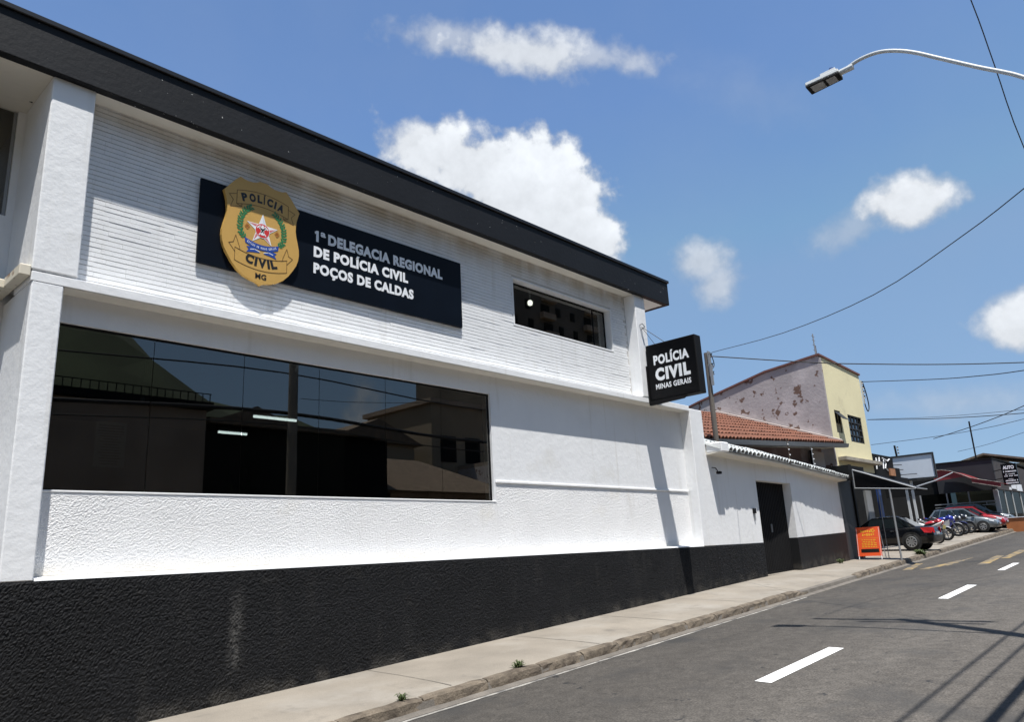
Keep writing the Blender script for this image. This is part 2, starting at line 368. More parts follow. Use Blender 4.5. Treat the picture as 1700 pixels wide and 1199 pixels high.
m_hill = mat('hill_green', (.035, .050, .022), .95, var=.4, vscale=.05)

def glass(name, tint, refl=1.0, rough=.0):
    m = bpy.data.materials.new(name); m.use_nodes = True; t = m.node_tree; n = t.nodes; l = t.links; n.clear()
    o = n.new('ShaderNodeOutputMaterial'); mx = n.new('ShaderNodeMixShader'); tr = n.new('ShaderNodeBsdfTransparent'); tr.inputs[0].default_value = (*tint, 1)
    gl = n.new('ShaderNodeBsdfGlossy'); gl.inputs['Roughness'].default_value = rough; gl.inputs['Color'].default_value = (.90, .88, .84, 1)
    fr = n.new('ShaderNodeFresnel'); ge = n.new('ShaderNodeNewGeometry'); ir = n.new('ShaderNodeMapRange'); ir.inputs['To Min'].default_value = 1.52; ir.inputs['To Max'].default_value = 1 / 1.52
    l.new(ge.outputs['Backfacing'], ir.inputs['Value']); l.new(ir.outputs[0], fr.inputs['IOR'])   # same mirror strength on both faces of the pane
    mu = n.new('ShaderNodeMath'); mu.operation = 'MULTIPLY_ADD'; mu.inputs[1].default_value = 2.6 * refl; mu.inputs[2].default_value = .01; mu.use_clamp = True
    # dust specks and smears that only roughen the pane
    l.new(fr.outputs[0], mu.inputs[0]); l.new(mu.outputs[0], mx.inputs[0]); l.new(tr.outputs[0], mx.inputs[1]); l.new(gl.outputs[0], mx.inputs[2]); l.new(mx.outputs[0], o.inputs[0])
    return m
m_glass = glass('tinted_window_glass', (.42, .44, .42))
m_glass2 = glass('shop_glass', (.30, .33, .33), .12)
def emit(name, c, s):
    m = bpy.data.materials.new(name); m.use_nodes = True; n = m.node_tree.nodes; p = n['Principled BSDF']
    p.inputs['Base Color'].default_value = (.8, .8, .8, 1); p.inputs['Emission Color'].default_value = (*c, 1); p.inputs['Emission Strength'].default_value = s; return m
m_tube = emit('lit_tube', (.85, .95, 1.0), 3.0)
m_bulb = emit('lit_bulb', (1.0, .97, .90), 6.0)

# ------------------------------------------------------------------ text
def text_mesh(s, width, cap, bold=.0, depth=.004, ref='H', spacing=1.0):
    def raw(t, off):
        cu = bpy.data.curves.new('t', 'FONT'); cu.body = t; cu.size = 1; cu.offset = off; cu.extrude = 0; cu.space_character = spacing; cu.resolution_u = 3
        o = bpy.data.objects.new('t', cu); col.objects.link(o)
        bpy.context.view_layer.update()
        me = bpy.data.meshes.new_from_object(o.evaluated_get(bpy.context.evaluated_depsgraph_get()))
        bpy.data.objects.remove(o); bpy.data.curves.remove(cu); return me
    me = raw(s, bold); hm = raw(ref, bold)
    H = max(v.co.y for v in hm.vertices) - min(v.co.y for v in hm.vertices); h0 = min(v.co.y for v in hm.vertices)
    x0 = min(v.co.x for v in me.vertices); x1 = max(v.co.x for v in me.vertices)
    sx = width / (x1 - x0); sz = cap / H
    for v in me.vertices: v.co = ((v.co.x - x0) * sx, (v.co.y - h0) * sz, 0)
    bm = bmesh.new(); bm.from_mesh(me); bmesh.ops.remove_doubles(bm, verts=bm.verts, dist=1e-5)
    ext = bmesh.ops.extrude_face_region(bm, geom=list(bm.faces))
    bmesh.ops.translate(bm, verts=[g for g in ext['geom'] if isinstance(g, bmesh.types.BMVert)], vec=(0, 0, depth))
    bmesh.ops.recalc_face_normals(bm, faces=bm.faces)
    bm.to_mesh(me); bm.free(); bpy.data.meshes.remove(hm); me.materials.clear()
    for p in me.polygons: p.use_smooth = False
    return me
def place_text(name, s, m, parent, origin, rdir, udir, width, cap, bold=.02, depth=.0018, spacing=1.0):
    me = text_mesh(s, width, cap, bold, depth, spacing=spacing); me.name = name; me.materials.append(m)
    r = Vector(rdir).normalized(); u = Vector(udir).normalized(); nn = r.cross(u); o = Vector(origin) - org(parent)
    for v in me.vertices: v.co = o + r * v.co.x + u * v.co.y + nn * v.co.z
    return obj(name, me, parent)

# ================================================================== ground, road, pavement
def kk(x):
    t = min(1, max(0, (x - 17) / 14)); return 1 + .35 * t * t * (3 - 2 * t)
def G(x, y, h):                      # street coordinates (along, across, depth below eye level) to world: the street bends and flattens past the gate
    k = kk(x); return Vector((x * k, y * k, (-h + .046 * x) * k))
def frange(a, b, s):
    n = max(1, int(round((b - a) / s))); return [a + (b - a) * i / n for i in range(n + 1)]
def strip(name, x0, x1, prof, mat_, step=.5, parent=None, jitter=None):
    m = MB(); xs = frange(x0, x1, step); n = len(prof)
    for x in xs:
        for (y, h) in prof:
            yy, hh = (y(x) if callable(y) else y), (h(x) if callable(h) else h)
            m.v.append(tuple(G(x, yy, hh)))
    for i in range(len(xs) - 1):
        for k in range(n - 1):
            m.f.append((i * n + k, (i + 1) * n + k, (i + 1) * n + k + 1, i * n + k + 1))
    return m.build(name, mat_, parent, smooth=False, fix=False)
g = MB()
gx = [-1500, -300, -60, -30, 0, 15, 20, 26, 32, 40, 60, 85, 120, 200, 1500]
gz = [-5.5, -5.0, -4.6, -3.7, -2.4, -1.75, -1.6, -1.5, -1.4, -1.1, -.2, .9, 1.4, 1.5, 1.5]
for x, z in zip(gx, gz):
    for y in (-1500, -40, 0, 40, 1500): g.v.append((x, y, z))
for i in range(len(gx) - 1):
    for k in range(4): g.f.append((i * 5 + k, (i + 1) * 5 + k, (i + 1) * 5 + k + 1, i * 5 + k + 1))
ground = g.build('ground', m_earth, fix=False); tag(ground, kind='structure')
road = strip('road', -30, 62, [(1.25, 1.80), (2.6, 1.775), (3.9, 1.77), (5.2, 1.775), (6.52, 1.80)], m_asph, 1.0); tag(road, kind='structure')
# painted lines (each dash its own piece)
def patch(name, corners, m, parent, dz=.004):
    # corners in street coordinates on the road crown
    def rh(y): return 1.80 - .03 * math.exp(-((y - 3.9) / 1.6) ** 2) - dz - .004
    pts = [G(x, y, rh(y)) for x, y in corners]
    return MB().quad(*pts).build(name, m, parent, fix=False)
def dash(x0, x1, y0, y1, sk=.0):
    n = 6; m = MB()
    for i in range(n + 1):
        x = x0 + (x1 - x0) * i / n
        for y in (y0, y1): m.v.append(tuple(G(x + (sk if y == y1 else 0), y, 1.80 - .030 * (1 - abs(y - 3.9) / 2.7) - .006)))
    for i in range(n): m.f.append((2 * i, 2 * i + 2, 2 * i + 3, 2 * i + 1))
    return m.build('lane_dash', m_line, road, fix=False)
for x0 in (-14.2, -7.2, .6): dash(x0, x0 + 2.1, 3.80, 3.99)
dash(7.89, 9.98, 3.80, 3.995, .03); dash(14.91, 17.02, 3.79, 3.96, .03); dash(19.98, 21.75, 3.86, 4.0, .03)
for x0 in (26.2, 32.5, 39, 46): dash(x0, x0 + 2.1, 3.84, 3.99)
# worn edge line beside the gutter
el = MB()
for x in frange(-20, 15.4, .4):
    w = .022 + .012 * random.random()
    el.v += [tuple(G(x, 6.445 - w, 1.7935)), tuple(G(x, 6.445 + w, 1.7945))]
for i in range(len(el.v) // 2 - 1): el.f.append((2 * i, 2 * i + 2, 2 * i + 3, 2 * i + 1))
el.build('edge_line', m_lineold, road, fix=False)
# yellow hatching by the lot entrance
def yquad(c):
    m = MB(); pts = [G(x, y, 1.80 - .030 * (1 - abs(y - 3.9) / 2.7) - .008) for x, y in c]; m.quad(*pts); return m.build('yellow_hatch', m_yel, road, fix=False)
yquad([(20.75, 6.20), (20.75, 5.98), (22.7, 6.22), (22.75, 6.40)])
yquad([(20.9, 5.85), (20.9, 5.62), (23.0, 5.28), (23.35, 5.48)])
yquad([(21.9, 5.62), (21.75, 5.40), (24.2, 5.10), (24.4, 5.28)])
yquad([(21.7, 4.75), (21.6, 4.50), (24.3, 4.62), (24.5, 4.84)])
yquad([(23.4, 4.55), (23.4, 4.35), (26.2, 4.35), (26.3, 4.6)])
# pavement on the police station side: kerb, gutter, concrete
def dip(x):                                        # dropped kerb in front of the gate
    a = min(1, max(0, (x - 15.2) / .9)); b = min(1, max(0, (19.0 - x) / .9)); return max(0, min(a, b))
strip('gutter', -30, 62, [(6.50, 1.797), (6.60, lambda x: 1.775), (6.70, lambda x: 1.76)], m_gutter, .6).__setitem__('kind', 'structure')
pav = strip('pavement', -30, 62, [(6.66, lambda x: 1.685 + .075 * dip(x)), (6.76, lambda x: 1.668 + .07 * dip(x)), (7.15, lambda x: 1.645 + .035 * dip(x)), (7.7, lambda x: 1.625 + .01 * dip(x)), (8.60, 1.600)], m_conc, .45); tag(pav, kind='structure')
lot = strip('forecourt', 22.3, 62, [(8.58, 1.604), (10, 1.585), (17, 1.56)], m_conc, .6); tag(lot, kind='structure')
opp = strip('opposite_pavement', -30, 62, [(-1.6, 1.63), (0, 1.64), (1.1, 1.66), (1.24, 1.67), (1.25, 1.82)], m_conc, 1.0); tag(opp, kind='structure')
kerb = strip('kerb', -30, 62, [(6.60, 1.778), (6.62, 1.71), (6.74, 1.70), (6.76, 1.80)], m_gutter, .6); tag(kerb, kind='structure')
for i in range(4): pass
x = -1.0; rr = random.Random(3)
while x < 44:
    L = rr.uniform(.78, 1.05) if x < 17 else rr.uniform(.8, 1.0)
    x1 = x + L
    d0 = dip(x + L / 2)
    if d0 < .55:
        rings = []
        nseg = 7
        for i in range(nseg + 1):
            xx = x + .012 + (L - .024) * i / nseg
            e = .012 if i in (0, nseg) else 0
            j = lambda a: rr.uniform(-a, a)
            top = 1.662 + .085 * dip(xx) + e * .7 + j(.004); f = 6.600 + e * .6 + j(.005)
            rings.append([G(xx, f - .006, 1.785), G(xx, f + .004 + j(.008), 1.735 + j(.01)), G(xx, f + .016 + j(.008), top + .026), G(xx, f + .048 + j(.01), top + .004), G(xx, 6.735 + j(.006), top), G(xx, 6.765, top + .03), G(xx, 6.765, 1.785)])
        MB().loft(rings).build('kerb_stone', m_kerb, kerb, smooth=False)
    x = x1
rp = random.Random(21); x = 1.3
while x < 24:
    sk = rp.uniform(-.03, .03)
    q = MB()
    ys = [6.78, 7.15, 7.7, 8.38]; hs2 = [1.664 + .06 * dip(x), 1.645 + .035 * dip(x), 1.625 + .01 * dip(x), 1.606]
    for y_, h_ in zip(ys, hs2):
        w = rp.uniform(.004, .009); o = sk * (y_ - 6.8) + rp.uniform(-.006, .006); q.v += [tuple(G(x + o - w, y_, h_ - .003)), tuple(G(x + o + w, y_, h_ - .003))]
    for k in range(3): q.f.append((2 * k, 2 * k + 1, 2 * k + 3, 2 * k + 2))
    q.build('pavement_joint', m_gutter, pav, fix=False)
    x += rp.uniform(1.9, 3.0)
# weeds growing on the kerb
def weed(p, s, n, label):
    t = thing('weed_tuft', p, label, 'weed', 'weeds growing along the kerb'); m = MB()
    for i in range(n):
        a = random.uniform(0, 6.28); l = s * random.uniform(.5, 1.1); w = .010 * s / .15; h = s * random.uniform(.25, .8)
        b = Vector(p) + Vector((random.uniform(-.4, .4) * s, random.uniform(-.25, .25) * s, -.01)); d = Vector((math.cos(a), math.sin(a), 0)); q = Vector((-d.y, d.x, 0)) * w
        mid = b + d * l * .45 + Vector((0, 0, h)); tip = b + d * l + Vector((0, 0, h * .7))
        m.quad(b - q, b + q, mid + q, mid - q); m.quad(mid - q, mid + q, tip)
    m.build('blades', m_plant, t, fix=False)
weed(tuple(G(7.25, 6.74, 1.66)), .11, 60, 'small flat grass tuft on the kerb below the stucco wall')
weed(tuple(G(5.42, 6.74, 1.66)), .10, 34, 'spiky grass tuft on the kerb nearest the camera')
weed(tuple(G(24.4, 6.70, 1.70)), .28, 120, 'round green weed on the kerb by the lot entrance')
weed(tuple(G(21.3, 7.85, 1.60)), .16, 40, 'low weed at the foot of the dark wall by the orange board')

# ================================================================== police station
D0 = 8.40; DR = 8.65; DB = 8.66
ps = thing('police_station', (8.0, 8.4, -1.3), 'two storey white police station with black roof band and black stucco base', 'building')
def part(name, mb, m, parent=ps, **k): return mb.build(name, m, parent, **k)
# black stucco base follows the pavement (front face slightly uneven at the foot)
def plinth(name, x0, x1, y, z1, m, parent, thick=.5, step=.6):
    q = MB(); xs = frange(x0, x1, step)
    for a, b in zip(xs[:-1], xs[1:]): pass
    pts = [(a, y, G(a, 8.4, 1.60).z - .12 if a < 17 else -.95) for a in xs] + [(x1, y, z1), (x0, y, z1)]
    q.prism(pts, (0, thick, 0)); return q.build(name, m, parent)
plinth('base_wall', -6, 15.62, D0 + .005, -.012, m_black_stucco, ps, .55)
part('base_ledge', MB().hexa([(2.35, D0 - .004, -.012), (15.08, D0 - .004, -.012), (15.08, DR + .02, -.012), (2.35, DR + .02, -.012), (2.35, D0 + .004, .012), (15.08, D0 + .004, .012), (15.08, DR + .02, .03), (2.35, DR + .02, .03)]), m_smooth)
def relief(name, x0, x1, z0f, z1, y, amp, feat, m, parent, step=.02):
    xs = frange(x0, x1, step); nz_ = max(2, int(round((z1 - z0f((x0 + x1) / 2)) / step))); q = MB(); F = 1.0 / feat
    for i, x in enumerate(xs):
        za = z0f(x)
        for k in range(nz_ + 1):
            z = lerp(za, z1, k / nz_); e = min(1, min(x - x0, x1 - x) / .02, (z1 - z) / .015 if z1 - z < .015 else 1)
            a = mnoise.noise((x * F, 3.1, z * F)); b = mnoise.noise((x * F * 2.3 + 7, 9.7, z * F * 2.3)); c = mnoise.noise((x * F * 5 + 3, 1.7, z * F * 5))
            h = max(0, .40 + .30 * a + .38 * b + .25 * c + .85 * (random.random() - .5))
            jx = step * .34 * (random.random() - .5) * 2 * (e > .99) ; jz = step * .34 * (random.random() - .5) * 2 * (0 < k < nz_)
            q.v.append((x + jx, y - .0015 - amp * h * e, z + jz))
    n = nz_ + 1
    for i in range(len(xs) - 1):
        for k in range(nz_): q.f.append((i * n + k, (i + 1) * n + k, (i + 1) * n + k + 1, i * n + k + 1))
    return q.build(name, m, parent, smooth=False, fix=False)
def lerp(a, b, t): return a + (b - a) * t
relief('base_render', 1.2, 15.6, lambda x: G(x, 8.4, 1.60).z - .05, -.016, D0 + .005, .012, .021, m_black_stucco, ps, .0118)
# lower recessed wall, built round the window opening
WX0, WX1, WZ0, WZ1 = 2.30, 8.895, .873, 2.645
part('stucco_wall', B(2.2, WX1 + .06, DR, DR + .2, .01, WZ0 - .02), m_stucco)
part('stucco_wall', B(WX1 + .0615, 15.09, DR + .004, DR + .2, .01, 1.165), m_stucco)
relief('stucco_render', 2.30, WX1 + .055, lambda x: .035, WZ0 - .022, DR, .0062, .015, m_stucco, ps, .0100)
relief('stucco_render', WX1 + .066, 15.075, lambda x: .035, 1.160, DR + .004, .0065, .017, m_stucco, ps, .0118)
part('wall_moulding', B(WX1 + .063, 15.07, DR - .022, DR + .1, 1.166, 1.205), m_smooth, bevel=.006)
part('smooth_wall', B(WX1 + .062, 15.09, DR + .002, DR + .2, 1.206, 3.0), m_smooth)
part('window_lintel', B(2.2, WX1 + .061, DR, DR + .2, WZ1 + .002, 3.0), m_smooth)
part('window_sill', B(2.2, WX1 + .0605, DR - .012, DR + .16, WZ0 - .0195, WZ0), m_smooth, bevel=.004)
# pillars and beam
part('pillar', MB().hexa([(2.06, D0, -.011), (2.345, D0, -.011), (2.345, 9.4, -.011), (2.06, 9.4, -.011), (2.05, D0, 2.958), (2.345, D0, 2.958), (2.345, 9.4, 2.958), (2.05, 9.4, 2.958)]), m_smooth, bevel=.012)
part('pillar', B(2.035, 2.468, D0 + .001, 9.4, 3.082, 5.338), m_smooth, bevel=.012)
part('pillar', B(15.08, 15.635, D0, 9.0, -.010, 3.02), m_smooth, bevel=.012)
part('pillar', B(13.25, 13.635, D0 + .001, 9.2, 3.082, 5.338), m_smooth, bevel=.012)
part('beam', MB().hexa([(2.04, D0 - .001, 2.9585), (13.632, D0 - .001, 2.9585), (13.632, 9.0, 2.9585), (2.04, 9.0, 2.9585), (2.04, D0 - .001, 3.06), (13.632, D0 - .001, 3.06), (13.632, 9.0, 3.0815), (2.04, 9.0, 3.0815)]), m_smooth, bevel=.004)
part('beam_slope', MB().prism([(2.4685, D0 + .002, 3.060), (2.4685, DB + .02, 3.060), (2.4685, DB + .02, 3.115)], (13.2495 - 2.4685, 0, 0)), m_smooth)
part('side_beam', B(13.6325, 15.0795, D0 + .001, 9.0, 2.9583, 3.075), m_smooth, bevel=.006)
part('soffit_strip', B(2.35, 15.07, D0 + .01, DR - .003, 2.950, 2.958), m_soffit)
part('side_block', MB().box(13.64, 15.62, 8.86, 14, -1, 3.05), m_smooth)
part('roof_edge_tile', B(14.2, 15.1, 8.9, 9.3, 3.08, 3.20), m_wood)
# upper wall behind the cladding, round the small window
UX0, UX1, UZ0, UZ1 = 9.65, 12.66, 4.03, 4.90
part('upper_wall', B(2.2, UX0 - .03, DB + .014, 8.85, 3.05, 5.34), m_joint)
part('upper_wall', B(UX1 + .03, 13.4, DB + .014, 8.85, 3.05, 5.34), m_joint)
part('upper_wall', B(UX0 - .0301, UX1 + .0301, DB + .014, 8.85, 3.05, UZ0 - .03), m_joint)
part('upper_wall', B(UX0 - .0301, UX1 + .0301, DB + .014, 8.85, UZ1 + .03, 5.34), m_joint)
# cladding bricks
def brick_mesh(L, h=.0535, d=.05):
    e = .002; f = .0003
    m = MB().hexa([(f, 0, e), (L - f, 0, e), (L, d, 0), (0, d, 0), (f, 0, h - e), (L - f, 0, h - e), (L, d, h), (0, d, h)]); me = m.mesh('brick'); me.materials.append(m_brick); return me
lens = [.22, .28, .34, .40, .46, .12]
BM = {l: brick_mesh(l - .0007) for l in lens}
bricks = []
cr = .0580; z = 3.114; rb = random.Random(11)
while z < 5.33:
    x = 2.47 + rb.uniform(0, .2) * 0
    first = rb.choice([.12, .22, .28, .34])
    while x < 13.245:
        L = first if first else rb.choice([.22, .28, .34, .34, .40, .46]); first = None
        rest = 13.248 - x
        if L > rest: L = max([l for l in lens if l <= rest] or [0])
        if not L: break
        y = DB + rb.choice([0, 0, 0, 0, .0015, -.0015, .003]) + rb.uniform(-.001, .001)
        if not (x + L > UX0 - .03 and x < UX1 + .03 and z + .055 > UZ0 - .03 and z < UZ1 + .03):
            bricks.append((x, y, z + rb.uniform(-.0015, .0015), L))
        else:
            # cut bricks beside the opening
            if x < UX0 - .03: bricks.append((x, y, z, ('cut', UX0 - .033 - x)))
            if x + L > UX1 + .03 and x < UX1 + .03: bricks.append((UX1 + .033, y, z, ('cut', x + L - UX1 - .035)))
        x += L
    z += cr
def hidden(b): return 3.8 < b[0] < 8.0 and 3.62 < b[2] < 4.80
order = sorted(range(len(bricks)), key=lambda i: (hidden(bricks[i]) or isinstance(bricks[i][3], tuple), bricks[i][0] ** 2 + bricks[i][2] ** 2 * .3))
solo = set(order[:298]); bulk = MB(); po = org(ps)
for i, (x, y, z, L) in enumerate(bricks):
    if i in solo:
        obj('brick', BM[L], ps, Vector((x, y, z)) - po)
    else:
        l = L[1] if isinstance(L, tuple) else L
        if l < .03: continue
        l -= .0007; e = .002; h = .0535; d = .045; f = .0003
        bulk.hexa([(x + f, y, z + e), (x + l - f, y, z + e), (x + l, y + d, z), (x, y + d, z), (x + f, y, z + h - e), (x + l - f, y, z + h - e), (x + l, y + d, z + h), (x, y + d, z + h)])
tag(bulk.build('bricks', m_brick, ps), kind='stuff')
# roof: soffit, fascia with cap, slab
FY = 8.315
part('soffit', B(-6, 14.52, FY + .03, 9.5, 5.340, 5.40), m_soffit)
part('fascia', B(-6, 14.56, FY, FY + .12, 5.335, 5.86), m_fascia, bevel=.008)
part('fascia_end', B(14.44, 14.555, FY + .1205, 16, 5.337, 5.86), m_fascia)
part('fascia_cap', B(-6, 14.59, FY - .03, FY + .2, 5.8605, 5.925), m_cap, bevel=.008)
part('roof_slab', B(-6, 14.43, FY + .2005, 16, 5.41, 5.88), m_dark)
part('end_wall', B(13.42, 13.62, 9.21, 16, 3.06, 5.339), m_smooth)
part('back_wall', B(-6, 15.6, 15.6, 15.8, -2, 5.34), m_smooth)
# left bay, set back beside the pillar
part('bay_wall', B(-6, 2.055, 9.42, 9.6, 5.46, 5.34), m_smooth) if False else None
part('bay_wall', B(-6, -.6, 9.40, 9.6, -.5, 5.34), m_smooth)
part('bay_wall', B(1.965, 2.36, 9.402, 9.6, 2.9, 5.339), m_smooth)
part('bay_wall', B(-.5995, 1.9645, 9.40, 9.6, -.5, 4.0), m_smooth)
part('bay_wall', B(1.9655, 2.36, 9.404, 9.6, -.5, 2.899), m_smooth)
bw = part('bay_window', MB().box(-.59, 1.96, 9.44, 9.47, 4.001, 4.03).box(1.93, 1.96, 9.44, 9.47, 4.03, 5.33).box(.6, .63, 9.44, 9.47, 4.03, 5.33), m_alu)
for a, b in ((-.59, .6), (.632, 1.93)): B(a, b, 9.45, 9.456, 4.031, 5.33).build('pane', m_glass, bw)
part('bay_ledge', MB().box(-6, 2.03, 8.95, 9.399, 3.0, 3.10), m_rust, bevel=.01)
part('bay_ledge_side', B(1.93, 2.034, 8.41, 8.949, 3.001, 3.12), m_rust, bevel=.01)
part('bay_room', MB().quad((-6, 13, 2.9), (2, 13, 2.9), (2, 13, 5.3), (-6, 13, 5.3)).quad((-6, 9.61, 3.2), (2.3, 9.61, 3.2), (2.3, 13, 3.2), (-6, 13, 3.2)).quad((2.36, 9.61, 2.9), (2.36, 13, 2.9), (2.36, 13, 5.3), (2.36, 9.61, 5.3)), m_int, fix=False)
part('bay_cable', MB().tube([(1.35, 9.36, 5.36), (1.55, 9.30, 5.44), (1.8, 9.2, 5.42), (2.02, 9.1, 5.34)], .012, 6), m_wire)
# big window: frame, panes, room behind it
wf = part('window', MB().box(WX0, WX1 + .02, DR + .045, DR + .075, WZ1 - .022, WZ1 + .001).box(WX0, WX1 + .02, DR + .045, DR + .075, WZ0, WZ0 + .014).box(WX1 - .005, WX1 + .02, DR + .045, DR + .075, WZ0 + .014, WZ1 - .022), m_blackm)
wf['label'] = 'wide dark shopfront window of butted glass sheets'
part('window_reveal', B(WX1 + .0205, WX1 + .0603, DR + .002, DR + .2, WZ0 + .0005, WZ1 + .0015), m_smooth)
px_ = [WX0, 3.425, 4.54, 5.64, 6.765, 7.85, WX1 - .006]
for a, b in zip(px_[:-1], px_[1:]):
    B(a + .0035, b - .0035, DR + .056, DR + .064, WZ0 + .015, WZ1 - .023).build('pane', m_glass, wf)
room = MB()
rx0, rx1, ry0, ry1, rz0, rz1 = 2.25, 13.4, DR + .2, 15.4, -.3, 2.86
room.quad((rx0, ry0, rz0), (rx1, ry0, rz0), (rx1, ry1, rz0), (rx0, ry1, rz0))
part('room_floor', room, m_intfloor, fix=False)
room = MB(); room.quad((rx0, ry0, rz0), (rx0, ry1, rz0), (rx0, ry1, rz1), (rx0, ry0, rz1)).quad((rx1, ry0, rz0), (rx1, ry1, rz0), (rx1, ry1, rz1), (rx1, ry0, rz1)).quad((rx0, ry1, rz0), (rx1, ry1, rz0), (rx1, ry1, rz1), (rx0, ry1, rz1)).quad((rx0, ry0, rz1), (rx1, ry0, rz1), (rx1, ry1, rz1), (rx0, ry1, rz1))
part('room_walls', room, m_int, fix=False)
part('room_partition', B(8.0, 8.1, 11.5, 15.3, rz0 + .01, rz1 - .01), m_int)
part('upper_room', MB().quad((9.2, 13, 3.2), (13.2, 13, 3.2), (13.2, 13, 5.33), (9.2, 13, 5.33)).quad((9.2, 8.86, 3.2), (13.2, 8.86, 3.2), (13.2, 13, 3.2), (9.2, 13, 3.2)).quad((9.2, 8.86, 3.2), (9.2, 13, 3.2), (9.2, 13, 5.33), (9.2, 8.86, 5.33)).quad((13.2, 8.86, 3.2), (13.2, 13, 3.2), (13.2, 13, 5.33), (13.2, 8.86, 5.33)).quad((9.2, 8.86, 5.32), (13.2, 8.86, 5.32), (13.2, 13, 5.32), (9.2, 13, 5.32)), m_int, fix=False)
# small upper window with plastered reveal
uw = part('upper_window', MB().box(UX0, UX1, DB + .155, DB + .185, UZ0, UZ0 + .03).box(UX0, UX1, DB + .155, DB + .185, UZ1 - .03, UZ1).box(UX0, UX0 + .03, DB + .155, DB + .185, UZ0 + .03, UZ1 - .03).box(UX1 - .03, UX1, DB + .155, DB + .185, UZ0 + .03, UZ1 - .03).box(UX1 - .42, UX1 - .40, DB + .155, DB + .185, UZ0 + .03, UZ1 - .03), m_blackm)
B(UX0 + .0305, UX1 - .421, DB + .165, DB + .172, UZ0 + .031, UZ1 - .031).build('pane', m_glass, uw)
B(UX1 - .399, UX1 - .0305, DB + .165, DB + .172, UZ0 + .031, UZ1 - .031).build('pane', m_glass, uw)
part('upper_reveal', MB().box(UX0 - .0295, UX1 + .0295, DB - .004, DB + .22, UZ1 + .0005, UZ1 + .0295).box(UX0 - .0295, UX1 + .0295, DB - .004, DB + .22, UZ0 - .0295, UZ0 - .0005).box(UX0 - .0295, UX0 - .0005, DB - .003, DB + .22, UZ0, UZ1).box(UX1 + .0005, UX1 + .0295, DB - .003, DB + .22, UZ0, UZ1), m_smooth)
part('curtain', MB().loft([[(UX1 - .34 + .05 * i, DB + .26 + .025 * (i % 2), zz) for i in range(7)] for zz in (UZ0, UZ1)], close=False), m_smooth, fix=False)
# things seen inside
t = thing('ceiling_light', (6.88, 12.0, 2.55), 'long lit fluorescent tube deeper in the room, right of the plant', 'light', 'fluorescent tubes inside the police station')
MB().box(6.45, 7.32, 11.95, 12.05, 2.585, 2.64).build('housing', m_alu, t); MB().tube([(6.47, 12, 2.56), (7.30, 12, 2.56)], .022, 8).build('tube', m_tube, t)
t = thing('ceiling_light', (6.98, 13.75, 2.55), 'shorter lit fluorescent tube further back, lower left of the other', 'light', 'fluorescent tubes inside the police station')
MB().box(6.68, 7.29, 13.70, 13.80, 2.585, 2.64).build('housing', m_alu, t); MB().tube([(6.70, 13.75, 2.56), (7.28, 13.75, 2.56)], .022, 8).build('tube', m_tube, t)
for xx, lab in ((3.675, 'black pendant lamp behind the left window panes'), (6.954, 'black pendant lamp behind the middle window panes')):
    t = thing('pendant_lamp', (xx, 9.6, 2.15), lab, 'lamp', 'pendant lamps inside the window')
    MB().lathe([(.0, .86), (.075, .85), (.08, .80), (.0, .79)], (xx, 9.6, 1.92 + .08), 'z', 16).build('ceiling_rose', m_black, t)
    MB().tube([(xx, 9.6, 2.85), (xx, 9.6, 2.24)], .006, 6).build('cord', m_black, t)
    MB().lathe([(.0, .10), (.025, .095), (.028, .03), (.055, .0), (.05, .0), (.0, .02)], (xx, 9.6, 2.15), 'z', 16).build('socket', m_black, t)
    MB().lathe([(.0, .02), (.022, .0), (.03, -.03), (.02, -.06), (0, -.065)], (xx, 9.6, 2.15), 'z', 12).build('bulb', m_lens, t, smooth=True)
BX, BZ = 10.847, 4.858
t = thing('ceiling_bulb', (10.847, 9.3, 4.858), 'round lit bulb seen through the small upper window', 'lamp')
MB().lathe([(0, .055), (.04, .045), (.055, 0), (.04, -.045), (0, -.055)], (BX, 9.3, BZ), 'z', 14).build('bulb', m_bulb, t, smooth=True); MB().tube([(BX, 9.3, 5.31), (BX, 9.3, BZ + .05)], .02, 8).build('fitting', m_wht, t)
t = thing('potted_plant', (4.74, 8.97, -.3), 'leafy potted plant standing behind the shopfront glass', 'plant')
MB().lathe([(0, 0), (.10, 0), (.13, .35), (.115, .36), (0, .33)], (4.74, 8.97, -.29), 'z', 14).build('pot', m_tile_o, t)
st = MB(); lv = MB()
for i in range(14):
    a = random.uniform(0, 6.28); e = Vector((4.74 + .26 * math.cos(a) * random.random(), 8.97 + .10 * math.sin(a) * random.random(), random.uniform(.85, 1.26)))
    st.tube([(4.74, 8.97, .0), (4.74 + (e.x - 4.8) * .4, 8.97 + (e.y - 8.97) * .4, .5), e], [.008, .006, .003], 5)
    for k in range(9):
        f = e + Vector((random.uniform(-.09, .09), random.uniform(-.09, .09), random.uniform(-.28, .06))); d = Vector((random.uniform(-1, 1), random.uniform(-1, 1), random.uniform(-.5, .8))).normalized(); s = d.cross(Vector((0, 0, 1))).normalized() * .022
        lv.quad(f, f + d * .05 + s, f + d * .12, f + d * .05 - s)
st.build('stems', m_leafd, t); lv.build('foliage', m_plant, t, fix=False)
nt = thing('notice_sheet', (3.04, 8.74, 1.14), 'printed notice sheet stuck inside the left window pane', 'notice')
B(2.885, 3.2, 8.736, 8.739, 1.14, 1.633).build('sheet', m_paper, nt)
ln = MB()
for i in range(15):
    zz = 1.60 - i * .03; w = .26 if i < 4 else random.uniform(.14, .24); ln.box(3.042 - w / 2, 3.042 + w / 2, 8.733, 8.7345, zz - (.014 if i < 3 else .009), zz)
ln.build('print_lines', m_ink, nt)

